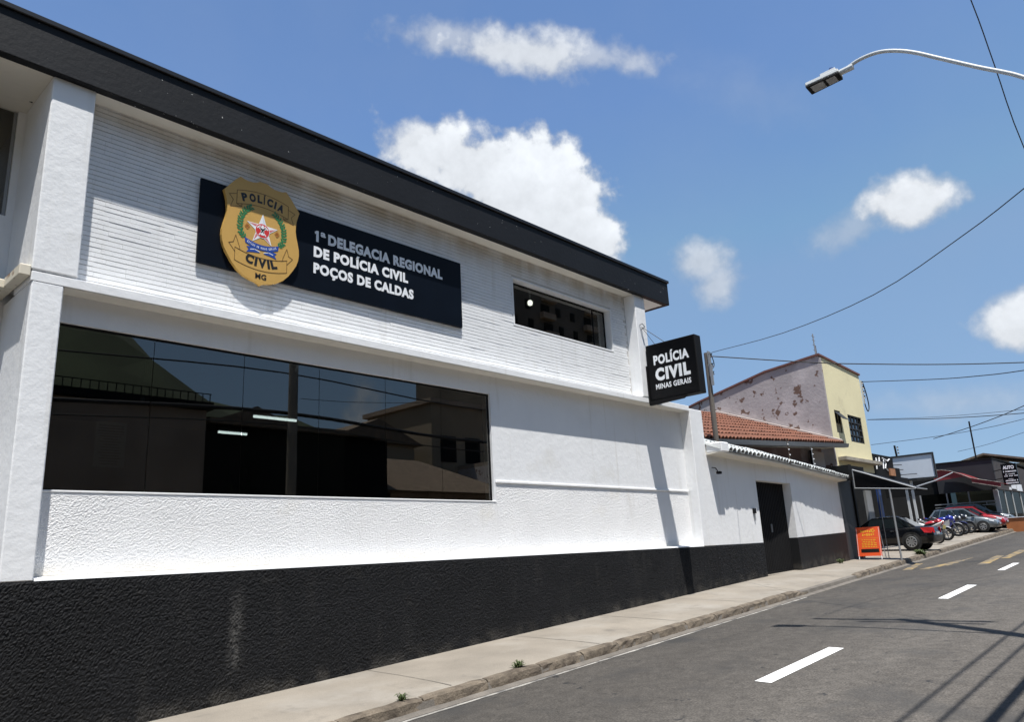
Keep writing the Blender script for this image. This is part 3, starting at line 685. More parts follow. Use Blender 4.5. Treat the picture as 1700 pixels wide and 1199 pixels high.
# ================================================================== name board with the shield
nb = thing('name_board', (6.05, 8.63, 3.68), 'long dark name board with gold police shield and white lettering on the brick wall', 'sign')
B(3.81, 8.295, 8.605, 8.64, 3.682, 4.822).build('panel', m_panel, nb, bevel=.006)
for xx in (4.2, 5.6, 7.0, 8.0): B(xx - .02, xx + .02, 8.6405, 8.652, 3.70, 4.80).build('mounting_rail', m_blackm, nb)
TX, TZ = (1, 0, 0), (0, 0, 1)
MB().prism([(x, 8.6005, z) for x, z in ((5.487, 4.425), (5.527, 4.425), (5.527, 4.591), (5.495, 4.591), (5.462, 4.568), (5.470, 4.536), (5.487, 4.545))], (0, .004, 0)).build('lettering', m_wht, nb)
place_text('lettering', 'ª', m_wht, nb, (5.560, 8.6045, 4.425), TX, TZ, .085, .165, .02)
place_text('lettering', 'DELEGACIA REGIONAL', m_wht, nb, (5.685, 8.6045, 4.425), TX, TZ, 2.185, .166, .055, spacing=1.12)
place_text('lettering', 'DE POLÍCIA CIVIL', m_wht, nb, (5.452, 8.6045, 4.190), TX, TZ, 1.692, .160, .055, spacing=1.12)
place_text('lettering', 'POÇOS DE CALDAS', m_wht, nb, (5.452, 8.6045, 3.945), TX, TZ, 1.80, .158, .055, spacing=1.12)
SC = 4.637
half = [(0, 5.012), (.055, 5.012), (.10, 4.985), (.155, 4.970), (.215, 4.966), (.275, 4.972), (.333, 4.992), (.40, 4.925), (.47, 4.835), (.545, 4.740), (.525, 4.675), (.505, 4.60), (.495, 4.52), (.493, 4.45), (.505, 4.37), (.528, 4.28), (.547, 4.19), (.551, 4.11), (.540, 4.03), (.512, 3.95), (.465, 3.87), (.40, 3.775), (.325, 3.695), (.235, 3.635), (.15, 3.605), (.08, 3.588), (.035, 3.575), (0, 3.547)]
outl = [(SC + a, z) for a, z in half] + [(SC - a, z) for a, z in reversed(half[1:-1])]
sh = MB().prism([(x, 8.552, z) for x, z in outl], (0, .05, 0)).build('shield', m_gold, nb)
SY = 8.5505
def flat(pts, m, name, y=SY, d=.0012, parent=None):
    p = parent or sh
    return MB().prism([(x, y - d, z) for x, z in pts], (0, d * .9, 0)).build(name, m, p)
def polyline(pts, w, m, name, y=SY):
    q = MB()
    for (a, b) in zip(pts[:-1], pts[1:]):
        dx, dz = b[0] - a[0], b[1] - a[1]; l = math.hypot(dx, dz) or 1e-6; nx, nz_ = -dz / l * w / 2, dx / l * w / 2; ex, ez = dx / l * w * .4, dz / l * w * .4
        q.prism([(a[0] - ex + nx, y - .0012, a[1] - ez + nz_), (b[0] + ex + nx, y - .0012, b[1] + ez + nz_), (b[0] + ex - nx, y - .0012, b[1] + ez - nz_), (a[0] - ex - nx, y - .0012, a[1] - ez - nz_)], (0, .001, 0))
    return q.build(name, m, sh)
def arc(u0, u1, z0, bow, n=14): return [(SC + u0 + (u1 - u0) * i / n, z0 + bow * (1 - (2 * i / n - 1) ** 2)) for i in range(n + 1)]
# upper banner outline with folded tails
top = arc(-.372, .372, 4.785, .06); bot = arc(-.372, .372, 4.592, .06)
polyline(top + [bot[-1]], .007, m_goldline, 'banner_line'); polyline([top[0]] + bot, .007, m_goldline, 'banner_line')
for s in (-1, 1):
    polyline([(SC + s * .372, 4.735), (SC + s * .475, 4.700), (SC + s * .420, 4.635), (SC + s * .455, 4.535), (SC + s * .30, 4.575), (SC + s * .30, 4.605)], .007, m_goldline, 'banner_line')
    polyline([(SC + s * .372, 4.592), (SC + s * .30, 4.575)], .007, m_goldline, 'banner_line')
# lower banner
top = arc(-.370, .370, 3.99, -.062); bot = arc(-.370, .370, 3.815, -.062)
polyline(top + [bot[-1]], .007, m_goldline, 'banner_line'); polyline([top[0]] + bot, .007, m_goldline, 'banner_line')
for s in (-1, 1):
    polyline([(SC + s * .370, 3.93), (SC + s * .455, 4.03), (SC + s * .395, 4.055), (SC + s * .365, 4.155), (SC + s * .31, 4.01), (SC + s * .30, 3.965)], .007, m_goldline, 'banner_line')
def arc_text(s, m, z, width, cap, bow, bold):
    n = len(s); ws = {'I': .42, 'Í': .42, 'L': .82, 'O': 1.1, 'C': 1.05, 'A': 1.1, 'P': .95, 'V': 1.05}
    tot = sum(ws.get(c, 1) for c in s); u = -width / 2
    for c in s:
        w = ws.get(c, 1) / tot * width; cu = u + w / 2; f = 2 * cu / width
        zz = z + bow * (1 - f * f); a = math.atan(-4 * bow * f / width * 1.0)
        r = (math.cos(a), 0, math.sin(a)); up = (-math.sin(a), 0, math.cos(a)); lw = w * (.80 if c not in 'IÍ' else .62)
        place_text('lettering', c, m, sh, (SC + cu - lw / 2 * r[0], SY, zz - lw / 2 * r[2]), r, up, lw, cap, bold, .0015); u += w
arc_text('POLÍCIA', m_ink, 4.648, .60, .115, .052, .055)
arc_text('CIVIL', m_ink, 3.845, .50, .125, -.048, .055)
place_text('lettering', 'MG', m_ink, sh, (SC - .078, SY, 3.635), TX, TZ, .156, .075, .022, .0015)
# coat of arms
CZ = 4.322
def star_pts(r, k):
    return [(SC + (r if i % 2 == 0 else r * k) * math.sin(i * math.pi / 5), CZ + (r if i % 2 == 0 else r * k) * math.cos(i * math.pi / 5)) for i in range(10)]
flat(star_pts(.232, .40), m_wht, 'star', d=.0012)
P_ = star_pts(.205, .40)
for i in range(5):
    a, b = P_[2 * i], P_[(2 * i + 1) % 10]; flat([(SC, CZ), a, b], m_red2 if i not in (0,) else m_board, 'star_facet', d=.0020)
circ = lambda cx, cz, r, n=20: [(cx + r * math.cos(6.2832 * i / n), cz + r * math.sin(6.2832 * i / n)) for i in range(n)]
flat(circ(SC, CZ - .008, .104), m_wht, 'roundel_edge', d=.0026); flat(circ(SC, CZ - .008, .098), m_red, 'roundel', d=.0032)
mk = MB()
def bar(a, b, w):
    dx, dz = b[0] - a[0], b[1] - a[1]; l = math.hypot(dx, dz); nx, nz_ = -dz / l * w / 2, dx / l * w / 2
    mk.prism([(SC + a[0] + nx, SY - .0042, CZ + a[1] + nz_), (SC + b[0] + nx, SY - .0042, CZ + b[1] + nz_), (SC + b[0] - nx, SY - .0042, CZ + b[1] - nz_), (SC + a[0] - nx, SY - .0042, CZ + a[1] - nz_)], (0, .001, 0))
for s in (-1, 1):
    bar((s * .05, -.075), (-s * .045, .045), .014); bar((-s * .078, .02), (-s * .03, .062), .018); bar((0, .005), (s * .048, .03), .022)
bar((0, -.07), (0, .05), .046); bar((0, .05), (0, .072), .03)
mk.build('crossed_tools', m_wht, sh)
for s in (-1, 1):
    pts = [(.175, 4.60), (.235, 4.555), (.285, 4.48), (.31, 4.40), (.318, 4.31), (.30, 4.22), (.245, 4.16)]
    polyline([(SC + s * a, z) for a, z in pts], .008, m_green, 'laurel_stem')
    lf = MB()
    for i in range(15):
        f = i / 14 * (len(pts) - 1); k = min(int(f), len(pts) - 2); u = f - k
        px, pz = pts[k][0] * (1 - u) + pts[k + 1][0] * u, pts[k][1] * (1 - u) + pts[k + 1][1] * u
        tx, tz = pts[k][0] - pts[k + 1][0], pts[k][1] - pts[k + 1][1]; l = math.hypot(tx, tz); tx /= l; tz /= l
        for sd_ in (-1, 1):
            dx, dz = tx * .6 + sd_ * tz * .8, tz * .6 - sd_ * tx * .8; L_ = .058; nx, nz_ = -dz * .014, dx * .014
            q = [(px, pz), (px + dx * L_ * .5 + nx, pz + dz * L_ * .5 + nz_), (px + dx * L_, pz + dz * L_), (px + dx * L_ * .5 - nx, pz + dz * L_ * .5 - nz_)]
            lf.prism([(SC + s * a, SY - .0022, z) for a, z in q], (0, .001, 0))
    lf.build('laurel_leaves', m_green, sh)
    for (a, z, r) in ((.215, 4.345, .02), (.195, 4.325, .018), (.232, 4.322, .018), (.213, 4.302, .02)): flat(circ(SC + s * a, z, r, 8), m_orange_p, 'berry', d=.0018)
rt = arc(-.245, .245, 4.165, -.055); rbm = arc(-.235, .235, 4.092, -.055)
flat(rt + rbm[::-1], m_blue, 'ribbon', d=.0024)
for s in (-1, 1):
    flat([(SC + s * .05, 4.02), (SC + s * .13, 4.06), (SC + s * .215, 4.045), (SC + s * .185, 4.01), (SC + s * .215, 3.965), (SC + s * .12, 3.985), (SC + s * .03, 3.995)], m_blue, 'ribbon_tail', d=.0016)
    polyline([(SC + s * .16, 4.015), (SC + s * .10, 4.03), (SC + s * .03, 4.01)], .010, m_wht, 'ribbon_edge', SY - .001)
n_ = 'ESTADO DE MINAS GERAIS'
for i, c in enumerate(n_):
    if c == ' ': continue
    f = (i + .5) / len(n_) * 2 - 1; u = f * .215; zz = 4.108 - .055 * (1 - f * f); a = math.atan(2 * .055 * f * 2 / .49)
    w = .0125 if c != 'I' else .005
    place_text('lettering', c, m_wht, sh, (SC + u - w / 2, SY - .0024, zz), (math.cos(a), 0, math.sin(a)), (-math.sin(a), 0, math.cos(a)), w, .030, .03, .0008)

# ================================================================== projecting box sign
bs = thing('box_sign', (13.59, 7.8, 2.98), 'square black box sign sticking out from the building corner', 'sign')
SX = 13.465
B(SX + .004, SX + .25, 7.205, 8.375, 2.99, 4.198).build('case', m_blackm, bs, bevel=.008)
B(SX - .004, SX + .0035, 7.225, 8.355, 3.01, 4.178).build('face', m_black, bs)
YM = (0, -1, 0)
place_text('lettering', 'POLÍCIA', m_wht, bs, (SX - .0045, 8.208, 3.735), YM, TZ, .84, .205, .05, spacing=1.12)
place_text('lettering', 'CIVIL', m_wht, bs, (SX - .0045, 8.195, 3.385), YM, TZ, .825, .272, .065, spacing=1.22)
place_text('lettering', 'MINAS GERAIS', m_wht, bs, (SX - .0045, 8.208, 3.210), YM, TZ, .832, .112, .03, spacing=1.1)
MB().hexa([(SX - .02, 7.60, 2.93), (SX + .06, 7.60, 2.93), (SX + .06, 8.398, 2.90), (SX - .02, 8.398, 2.90), (SX - .02, 7.52, 2.987), (SX + .06, 7.52, 2.987), (SX + .06, 8.398, 2.987), (SX - .02, 8.398, 2.987)]).build('bracket_arm', m_blackm, bs)
B(SX - .03, SX + .30, 8.376, 8.398, 2.95, 3.75).build('wall_plate', m_blackm, bs)
MB().tube([(13.40, 8.385, 4.62), (13.59, 7.95, 4.20)], .007, 6).build('stay_cable', m_wire, bs)
MB().tube([(13.40, 8.385, 4.62), (13.59, 8.20, 4.20)], .005, 6).build('stay_cable', m_wire, bs)
MB().tube([(13.36, 8.395, 4.66), (13.36, 8.33, 4.67), (13.40, 8.30, 4.60), (13.42, 8.395, 4.58)], .014, 6).build('eye_hook', m_alu, bs)

# ================================================================== garden wall with gate and tiled coping
gw = thing('gate_wall', (20, 8.5, -.8), 'low white garden wall with black base and tiled coping beside the police station', 'wall')
def lerp(a, b, t): return a + (b - a) * t
m = MB().box(15.637, 18.0, D0 + .012, 8.80, .0, 2.02); m.build('wall', m_smooth, gw)
m = MB().prism([(15.622, D0 + .004, -1.05), (18.003, D0 + .004, -.95), (18.003, D0 + .004, .004), (15.622, D0 + .004, -.004)], (0, .42, 0)); m.build('base_wall', m_black_stucco, gw); relief('base_render', 15.65, 17.99, lambda x: -.90, -.006, D0 + .004, .014, .034, m_black_stucco, gw, .02)
def wr(x): return lerp(8.40, 8.83, (x - 20.02) / 4.67)        # right-hand stretch follows the bend
m = MB().hexa([(20.02, wr(20.02), .09), (24.69, wr(24.69), .19), (24.69, 9.3, .19), (20.02, 9.0, .09), (20.02, wr(20.02), 2.0), (24.69, wr(24.69), 1.80), (24.69, 9.3, 1.80), (20.02, 9.0, 2.0)]); m.build('wall', m_smooth, gw)
m = MB().hexa([(20.0, wr(20.0) - .012, -.98), (24.70, wr(24.7) - .012, -.85), (24.70, 9.3, -.85), (20.0, 9.0, -.98), (20.0, wr(20.0) - .012, .088), (24.70, wr(24.7) - .012, .188), (24.70, 9.3, .188), (20.0, 9.0, .088)]); m.build('base_wall', m_black_stucco, gw)
m = MB().hexa([(18.0005, D0 + .014, 1.52), (20.0195, wr(20.02) + .002, 1.50), (20.0195, 8.99, 1.50), (18.0005, 8.79, 1.52), (18.0005, D0 + .014, 2.02), (20.0195, wr(20.02) + .002, 2.0), (20.0195, 8.99, 2.0), (18.0005, 8.79, 2.02)]); m.build('lintel', m_smooth, gw)
# coping: concrete slab and barrel tiles
def cf(x): return 8.045 if x < 18.6 else lerp(8.045, 8.49, (x - 18.6) / 6.1)
def cz(x): return lerp(2.06, 1.80, (x - 15.7) / 9.0)
for a, b in ((15.64, 18.6), (18.6005, 24.75)):
    yb0, yb1 = (8.82, 8.9) if a < 16 else (8.9, 9.32)
    m = MB().hexa([(a, cf(a) + .05, cz(a) - .03), (b, cf(b) + .05, cz(b) - .03), (b, yb1, cz(b) - .10), (a, yb0, cz(a) - .10), (a, cf(a) + .05, cz(a) + .015), (b, cf(b) + .05, cz(b) + .015), (b, yb1, cz(b) + .30), (a, yb0, cz(a) + .33)]); m.build('coping_slab', m_soffit, gw)
def tile_mesh(L, r0, r1, mt, n=6, th=.014):
    q = MB(); rings = []
    for (yy, r) in ((0, r0), (L, r1)):
        o = [(-r * math.cos(math.pi * i / n), yy, r * .95 * math.sin(math.pi * i / n)) for i in range(n + 1)]
        inn = [(-(r - th) * math.cos(math.pi * i / n), yy, (r - th) * .95 * math.sin(math.pi * i / n)) for i in reversed(range(n + 1))]
        rings.append(o + inn)
    q.loft(rings); me = q.mesh('tile'); me.materials.append(mt); return me
tw = tile_mesh(.52, .098, .084, m_tile_w); po = org(gw); rt_ = random.Random(5)
nT = 46
for i in range(nT):
    xx = lerp(15.72, 24.72, i / (nT - 1))
    for row in range(2):
        yb = cf(xx) + row * .40; zb = cz(xx) + .02 + row * .155
        o = obj('tile', tw, gw, Vector((xx + rt_.uniform(-.012, .012), yb + rt_.uniform(-.008, .008), zb + .012 + row * .02)) - po, (R(21) + rt_.uniform(-.03, .03), rt_.uniform(-.04, .04), rt_.uniform(-.05, .05) + .05))
# under-tiles (channels) as one bedding sheet
for a, b in ((15.66, 18.6), (18.6005, 24.74)):
    m = MB().hexa([(a, cf(a) + .02, cz(a) + .018), (b, cf(b) + .02, cz(b) + .018), (b, cf(b) + .80, cz(b) + .325), (a, cf(a) + .80, cz(a) + .325), (a, cf(a) + .02, cz(a) + .028), (b, cf(b) + .02, cz(b) + .028), (b, cf(b) + .80, cz(b) + .335), (a, cf(a) + .80, cz(a) + .335)]); m.build('tile_bed', m_tile_w, gw)
B(15.6365, 15.98, 8.0, 8.399, cz(15.8) - .02, cz(15.8) + .20).build('coping_end', m_smooth, gw, bevel=.02)
# gate set back in the opening
gt = thing('metal_gate', (18.8, 8.63, -.75), 'black ribbed metal gate set back in the white garden wall', 'gate')
xs = frange(18.0, 20.02, .095)
B(18.002, 20.01, 8.632, 8.644, -.70, 1.60).build('sheet', m_black, gt)
for a in xs[:-1]:
    MB().prism([(a + .012, 8.632, -.69), (a + .03, 8.608, -.69), (a + .065, 8.608, -.69), (a + .083, 8.632, -.69)], (0, 0, 2.24)).build('slat', m_blackm, gt)
MB().box(18.002, 20.01, 8.60, 8.645, -.78, -.695).box(18.002, 20.01, 8.60, 8.645, 1.49, 1.60).build('gate_frame', m_blackm, gt)
MB().box(18.95, 18.98, 8.575, 8.608, .25, .45).build('gate_handle', m_alu, gt)
t = thing('intercom', (17.675, 8.40, .62), 'small dark intercom box on the white wall left of the gate', 'intercom')
B(17.62, 17.73, 8.36, 8.411, .70, .82).build('case', m_blackm, t, bevel=.006); B(17.65, 17.69, 8.375, 8.411, .56, .699).build('call_box', m_alu, t, bevel=.004)
t = thing('security_light', (15.86, 8.0, 1.72), 'tiny bracket light hanging under the coping corner by the pier', 'light')
MB().tube([(15.80, 8.39, 1.72), (15.80, 8.30, 1.70), (15.82, 8.26, 1.62)], .012, 6).build('bracket', m_blackm, t); B(15.80, 15.90, 8.20, 8.30, 1.56, 1.62).build('head', m_blackm, t, bevel=.01)
# threshold of the gate
B(17.99, 20.0, 8.42, 8.7, -1.0, -.765).build('gate_step', m_conc, gw)

# ================================================================== lamp post on the camera's pavement (its arm reaches into view)
lp = thing('lamp_post', (10.27, .50, -1.2), 'curved galvanised street light arm reaching in from the right edge', 'street lamp')
MB().tube([(10.27, .36, -1.3), (10.27, .36, 10.6)], [.14, .10], 14).build('pole', m_conc, lp, smooth=False)
ap = [(10.27, .44, 4.88), (10.26, .72, 5.30), (10.255, 1.15, 5.67), (10.25, 1.53, 6.00), (10.25, 1.78, 6.22), (10.25, 1.98, 6.36), (10.25, 2.18, 6.455), (10.25, 2.36, 6.485), (10.25, 2.52, 6.475), (10.25, 2.66, 6.43)]
def smooth_path(p, n=4):
    p = [Vector(q) for q in p]; o = []
    for i in range(len(p) - 1):
        a, b, c, d = p[max(i - 1, 0)], p[i], p[i + 1], p[min(i + 2, len(p) - 1)]
        for k in range(n):
            t = k / n; o.append(.5 * ((2 * b) + (c - a) * t + (2 * a - 5 * b + 4 * c - d) * t * t + (3 * b - a - 3 * c + d) * t ** 3))
    return o + [p[-1]]
MB().tube(smooth_path(ap), .026, 10).build('arm', m_galv, lp, smooth=True)
# lamp head built along its own axis, tilted like the arm end
hd = Vector((0, .99, -.03)).normalized(); hu = Vector((.06, .05, .95)); hu = (hu - hd * hu.dot(hd)).normalized(); hs = hd.cross(hu)
hc = Vector((10.25, 2.66, 6.42))
def HP(a, s_, u): return hc + hd * a + hs * s_ + hu * u
def hbox(a0, a1, s0, s1, u0, u1, t0=1, t1=1): return MB().hexa([HP(a0, s0 * t0, u0), HP(a1, s0 * t1, u0), HP(a1, s1 * t1, u0), HP(a0, s1 * t0, u0), HP(a0, s0 * t0 * .92, u1), HP(a1, s0 * t1 * .92, u1), HP(a1, s1 * t1 * .92, u1), HP(a0, s1 * t0 * .92, u1)])
MB().tube([HP(-.10, 0, .0), HP(.10, 0, .0)], .042, 12).build('clamp', m_galv, lp)
hb = hbox(.08, .55, -.12, .12, -.035, .03, .85, 1).build('head', m_galv, lp, bevel=.012)
hbox(.12, .34, -.075, .075, .0301, .085).build('driver_box', m_galv, hb, bevel=.008)
hbox(.085, .545, -.114, .114, -.058, -.0355, .85, 1).build('head_rim', m_blackm, hb)
hbox(.31, .49, -.085, .085, -.064, -.0585).build('led_panel', m_alu, hb); hbox(.14, .27, -.08, .08, -.064, -.0585).build('led_panel', m_alu, hb)
MB().lathe([(0, .06), (.028, .05), (.032, 0), (0, 0)], HP(.19, 0, .0855), 'z', 12).build('photocell', m_bluep, hb)
MB().tube([(10.27, -.75, 10.35), (10.27, 1.75, 10.35)], .055, 6).build('crossarm', m_wood, lp)
MB().tube([(10.27, -.35, 9.2), (10.27, 1.30, 9.2)], .04, 6).build('crossarm', m_wood, lp)
for yy in (-.65, .1, .9, 1.65): MB().lathe([(0, .16), (.04, .15), (.06, .10), (.035, .06), (.06, .03), (.03, 0), (0, 0)], (10.27, yy, 10.40), 'z', 10).build('insulator', m_porc, lp)
# ------------------------------------------------------------------ cables
def cable(name, pts, r, label, n=6):
    m = MB().tube(smooth_path(pts, 4), r, n, cap=True); o = m.build(name, m_wire, smooth=True, loc=tuple(pts[0])); return tag(o, label, 'cable', 'overhead cables')
cable('overhead_cable', [(17.92, 9.15, 4.90), (17.54, 8.91, 4.85), (15.02, 6.00, 4.21), (12.92, 3.56, 3.90), (11.46, 1.88, 3.98), (10.72, 1.02, 4.10), (10.35, .6, 4.18)], .007, 'thin cable rising in a long curve from the yard pole to the right edge')
cable('overhead_cable', [(17.92, 9.15, 4.86), (18.02, 9.05, 4.84), (19.74, 7.20, 4.55), (20.82, 6.04, 4.43), (22.13, 4.65, 4.33), (23.55, 3.13, 4.28), (26, .5, 4.25)], .014, 'twisted cable running level from the yard pole above the cream building')
cable('overhead_cable', [(32.22, 9.93, 6.22), (30.16, 6.81, 5.44), (29.17, 5.31, 5.12), (28.17, 3.79, 4.87), (26, .5, 4.5)], .016, 'cable leaving the insulator rack on the cream building corner')
cable('overhead_cable', [(33.41, 10.31, 4.81), (32.39, 7.37, 4.30), (31.39, 4.50, 3.94), (30, .5, 3.6)], .015, 'darker of two cables crossing behind the cream building windows level')
cable('overhead_cable', [(33.50, 10.34, 4.83), (32.77, 7.44, 4.42), (32.03, 4.57, 4.15), (31, .5, 3.9)], .008, 'faint thin cable just above the darker level one')
cable('overhead_cable', [(42.0, 10.0, 4.62), (39.62, 8.12, 4.61), (37.57, 6.50, 4.66), (35.78, 5.08, 4.78), (30, .5, 5.3)], .017, 'cable rising rightward from the short post above the billboard')
cable('overhead_cable', [(34.79, 10.76, 3.90), (34.29, 7.93, 3.85), (33.98, 6.14, 3.90), (33.76, 4.88, 4.02), (33, .5, 4.5)], .010, 'grey cable starting low beside the cream building edge')
cable('overhead_cable', [(52.14, 11.24, 4.78), (49.79, 9.16, 4.78), (47.31, 6.97, 4.94), (40, .5, 5.4)], .011, 'faint cable over the auto shop roof')
cable('overhead_cable', [(10.27, 1.65, 10.6), (12.3, 1.58, 10.6), (14.55, 1.5, 9.38), (15.72, 1.5, 8.63), (17.38, 1.5, 7.49), (22, 1.4, 6.2), (30, 1.0, 6.0)], .010, 'steep dark cable crossing behind the street light arm')
for (yy, zz, r, lab) in ((.30, 5.55, .020, 'upper telephone cable strung along the camera side poles'), (.22, 4.9, .020, 'lower telephone cable strung along the camera side poles'), (.20, 3.85, .05, 'thick bundled cable strung along the camera side poles'), (.12, 3.55, .018, 'lowest thin cable strung along the camera side poles')):
    p = [(-12, yy, zz - .5), (-6, yy, zz - .75), (0, yy, zz - .55), (5, yy, zz - .25), (10.1, yy, zz), (16, yy + .1, zz - .25), (22, yy + .25, zz - .1), (32, yy + .5, zz + .6)]
    cable('street_cable', p, r, lab)

# ================================================================== yard pole behind the garden wall
yp = thing('utility_pole', (17.83, 9.25, -.8), 'slim weathered pole with insulators standing behind the box sign', 'pole')
MB().tube([(17.83, 9.25, -.9), (17.83, 9.25, 4.95)], [.075, .062], 10).build('post', m_pole, yp)
for zz in (4.88, 4.62, 4.40):
    MB().lathe([(0, -.05), (.05, -.04), (.025, -.015), (.025, .015), (.05, .04), (0, .05)], (17.92, 9.17, zz), 'z', 10).build('insulator', m_porc, yp)
MB().box(17.76, 17.90, 9.165, 9.188, 4.30, 4.98).build('rack', m_alu, yp)
MB().box(17.75, 17.80, 9.10, 9.16, 4.05, 4.6).build('conduit', m_alu, yp)
MB().tube(smooth_path([(17.92, 9.15, 4.88), (18.10, 9.2, 4.74), (18.09, 9.2, 4.62), (17.95, 9.2, 4.53), (17.84, 9.2, 4.58)]), .012, 6).build('loop_cable', m_wire, yp)

# ================================================================== house with the clay roof
hs_ = thing('tiled_house', (22, 10, -.8), 'low house with orange clay tile roof and grey gutter behind the garden wall', 'house')
def ez(x): return lerp(2.69, 3.20, (x - 19.18) / 8.63)
EX0, EX1 = 15.8, 27.85; RS = .385; RY = 14.35
m = MB().hexa([(EX0, 10.15, -1.2), (27.3, 10.15, -1.2), (27.3, 10.35, -1.2), (EX0, 10.35, -1.2), (EX0, 10.15, ez(EX0) + .1), (27.3, 10.15, ez(27.3) + .1), (27.3, 10.35, ez(27.3) + .1), (EX0, 10.35, ez(EX0) + .1)]); m.build('front_wall', mat('house_wall', (.20, .13, .12), .85, var=.15, vscale=1.2, c2=(.30, .26, .25), cscale=.7, cmin=.5, cmax=.6), hs_)
B(26.1, 27.32, 10.09, 10.149, -1.1, 3.0).build('front_pier', mat('house_pier', (.42, .38, .36), .85, var=.1), hs_)
B(26.02, 26.085, 10.02, 10.088, -1, 3.0).build('downpipe', m_blackm, hs_)
m = MB().hexa([(EX0, 9.56, ez(EX0) - .02), (EX1, 9.56, ez(EX1) - .02), (EX1, 10.4, ez(EX1) - .02), (EX0, 10.4, ez(EX0) - .02), (EX0, 9.56, ez(EX0) + .02), (EX1, 9.56, ez(EX1) + .02), (EX1, 10.4, ez(EX1) + .02), (EX0, 10.4, ez(EX0) + .02)]); m.build('eave_soffit', m_soffit, hs_)
def roofp(x, t, up=0): return Vector((x, lerp(9.50, RY, t), ez(x) + .05 + t * (RY - 9.5) * RS + up))
m = MB().hexa([roofp(EX0, 0, -.02), roofp(EX1, 0, -.02), roofp(EX1, 1, -.02), roofp(EX0, 1, -.02), roofp(EX0, 0, .03), roofp(EX1, 0, .03), roofp(EX1, 1, .03), roofp(EX0, 1, .03)]); m.build('roof', m_tile_o, hs_)
roof_o = hs_.children[-1]
m = MB().hexa([(EX0, 9.40, ez(EX0) - .06), (EX1 + .05, 9.40, ez(EX1) - .06), (EX1 + .05, 9.555, ez(EX1) - .06), (EX0, 9.555, ez(EX0) - .06), (EX0, 9.36, ez(EX0) + .07), (EX1 + .05, 9.36, ez(EX1) + .07), (EX1 + .05, 9.495, ez(EX1) + .07), (EX0, 9.495, ez(EX0) + .07)]); m.build('gutter_box', m_alu, hs_)
m = MB().hexa([roofp(27.80, .02, .10), roofp(27.98, .02, .10), roofp(27.98, 1.0, .10), roofp(27.80, 1.0, .10), roofp(27.80, .02, .17), roofp(27.98, .02, .17), roofp(27.98, 1.0, .17), roofp(27.80, 1.0, .17)]); m.build('verge_flashing', mat('flashing', (.55, .47, .42), .8, var=.1), hs_)
tb = tile_mesh(.60, .105, .088, m_tile_o, 5); po = org(hs_); rt2 = random.Random(9)
cols = int((27.75 - 17.0) / .21); cells = []
for i in range(cols):
    for j in range(9): cells.append((27.70 - i * .21, j))
cells.sort(key=lambda c: (c[1] * .18 + (c[0] - 20) * .05))
ang = math.atan(RS)
spare = MB()
for n_i, (xx, j) in enumerate(cells):
    t0 = j / 9.0; p = roofp(xx + rt2.uniform(-.012, .012), t0, .03 + rt2.uniform(0, .012))
    if n_i < 298:
        obj('tile', tb, roof_o, p - po, (ang - .03, 0, rt2.uniform(-.03, .03)))
    else:
        b0 = len(spare.v); M_ = Matrix.Rotation(ang - .03, 3, 'X')
        spare.v += [tuple(p + M_ @ v.co) for v in tb.vertices]; spare.f += [tuple(b0 + k for k in f.vertices) for f in tb.polygons]
tag(spare.build('tiles', m_tile_o, roof_o, fix=False), kind='stuff')
# electric fence stays on the coping
for i, (xx, yy, hh) in enumerate(((21.6, 8.95, .75), (23.6, 9.05, .65))):
    t = thing('fence_stay', (xx, yy, 2.1), ('tall yellowish' if i == 0 else 'shorter pale') + ' electric fence stay on the tiled coping', 'fence stay', 'electric fence stays on the coping')
    MB().tube([(xx, yy, 1.9), (xx - .12, yy - .02, 2.15 + hh)], .012, 6).build('rod', m_wood if i == 0 else m_alu, t)
    for k in range(4): MB().lathe([(0, -.02), (.025, 0), (0, .02)], (xx - .03 - .022 * k, yy - .03, 2.28 + k * .15), 'z', 8).build('insulator', m_wht, t)

# ================================================================== tall cream building with the peeling flank
tbld = thing('cream_building', (30, 10, 2.4), 'tall cream building with peeling mauve side wall above the tiled house', 'building')
MB().prism([(28.0, 10.0, 2.45), (28.0, 20, 2.45), (28.0, 20, 4.35), (28.0, 15.12, 5.74), (28.0, 12.13, 6.44), (28.0, 10.0, 6.68)], (.25, 0, 0)).build('side_wall', m_mauve, tbld)
fx0, fx1 = 28.2505, 32.2
def fz(x): return lerp(6.68, 6.49, (x - 28) / 4.2)
sw0, sw1, sz0, sz1 = 28.76, 29.37, 3.85, 4.70; bw0, bw1, bz0, bz1 = 30.12, 31.63, 3.60, 4.66
m = MB()
for (a, b, c, d) in ((fx0, sw0, 2.47, 6.3), (sw0, sw1, 2.47, sz0), (sw0, sw1, sz1, 6.3), (sw1, bw0, 2.47, 6.3), (bw0, bw1, 2.47, bz0), (bw0, bw1, bz1, 6.3), (bw1, fx1, 2.47, 6.3)): m.box(a, b, 10.0, 10.2, c, d)
m.hexa([(fx0, 10.0, 6.3), (fx1, 10.0, 6.3), (fx1, 10.2, 6.3), (fx0, 10.2, 6.3), (fx0, 10.0, fz(fx0)), (fx1, 10.0, fz(fx1)), (fx1, 10.2, fz(fx1)), (fx0, 10.2, fz(fx0))])
m.build('front_wall', m_cream, tbld)
MB().box(32.0, 32.2, 10.2005, 20, 2.5, 4.4).build('far_wall', m_cream, tbld)
MB().prism([(27.94, 9.95, 6.69), (27.94, 12.13, 6.45), (27.94, 15.12, 5.75), (27.94, 20, 4.36), (27.94, 20, 4.43), (27.94, 15.12, 5.82), (27.94, 12.13, 6.52), (27.94, 9.95, 6.76)], (4.32, 0, -.19)).build('roof_sheet', mat('roof_edge', (.16, .07, .06), .8, var=.2), tbld)
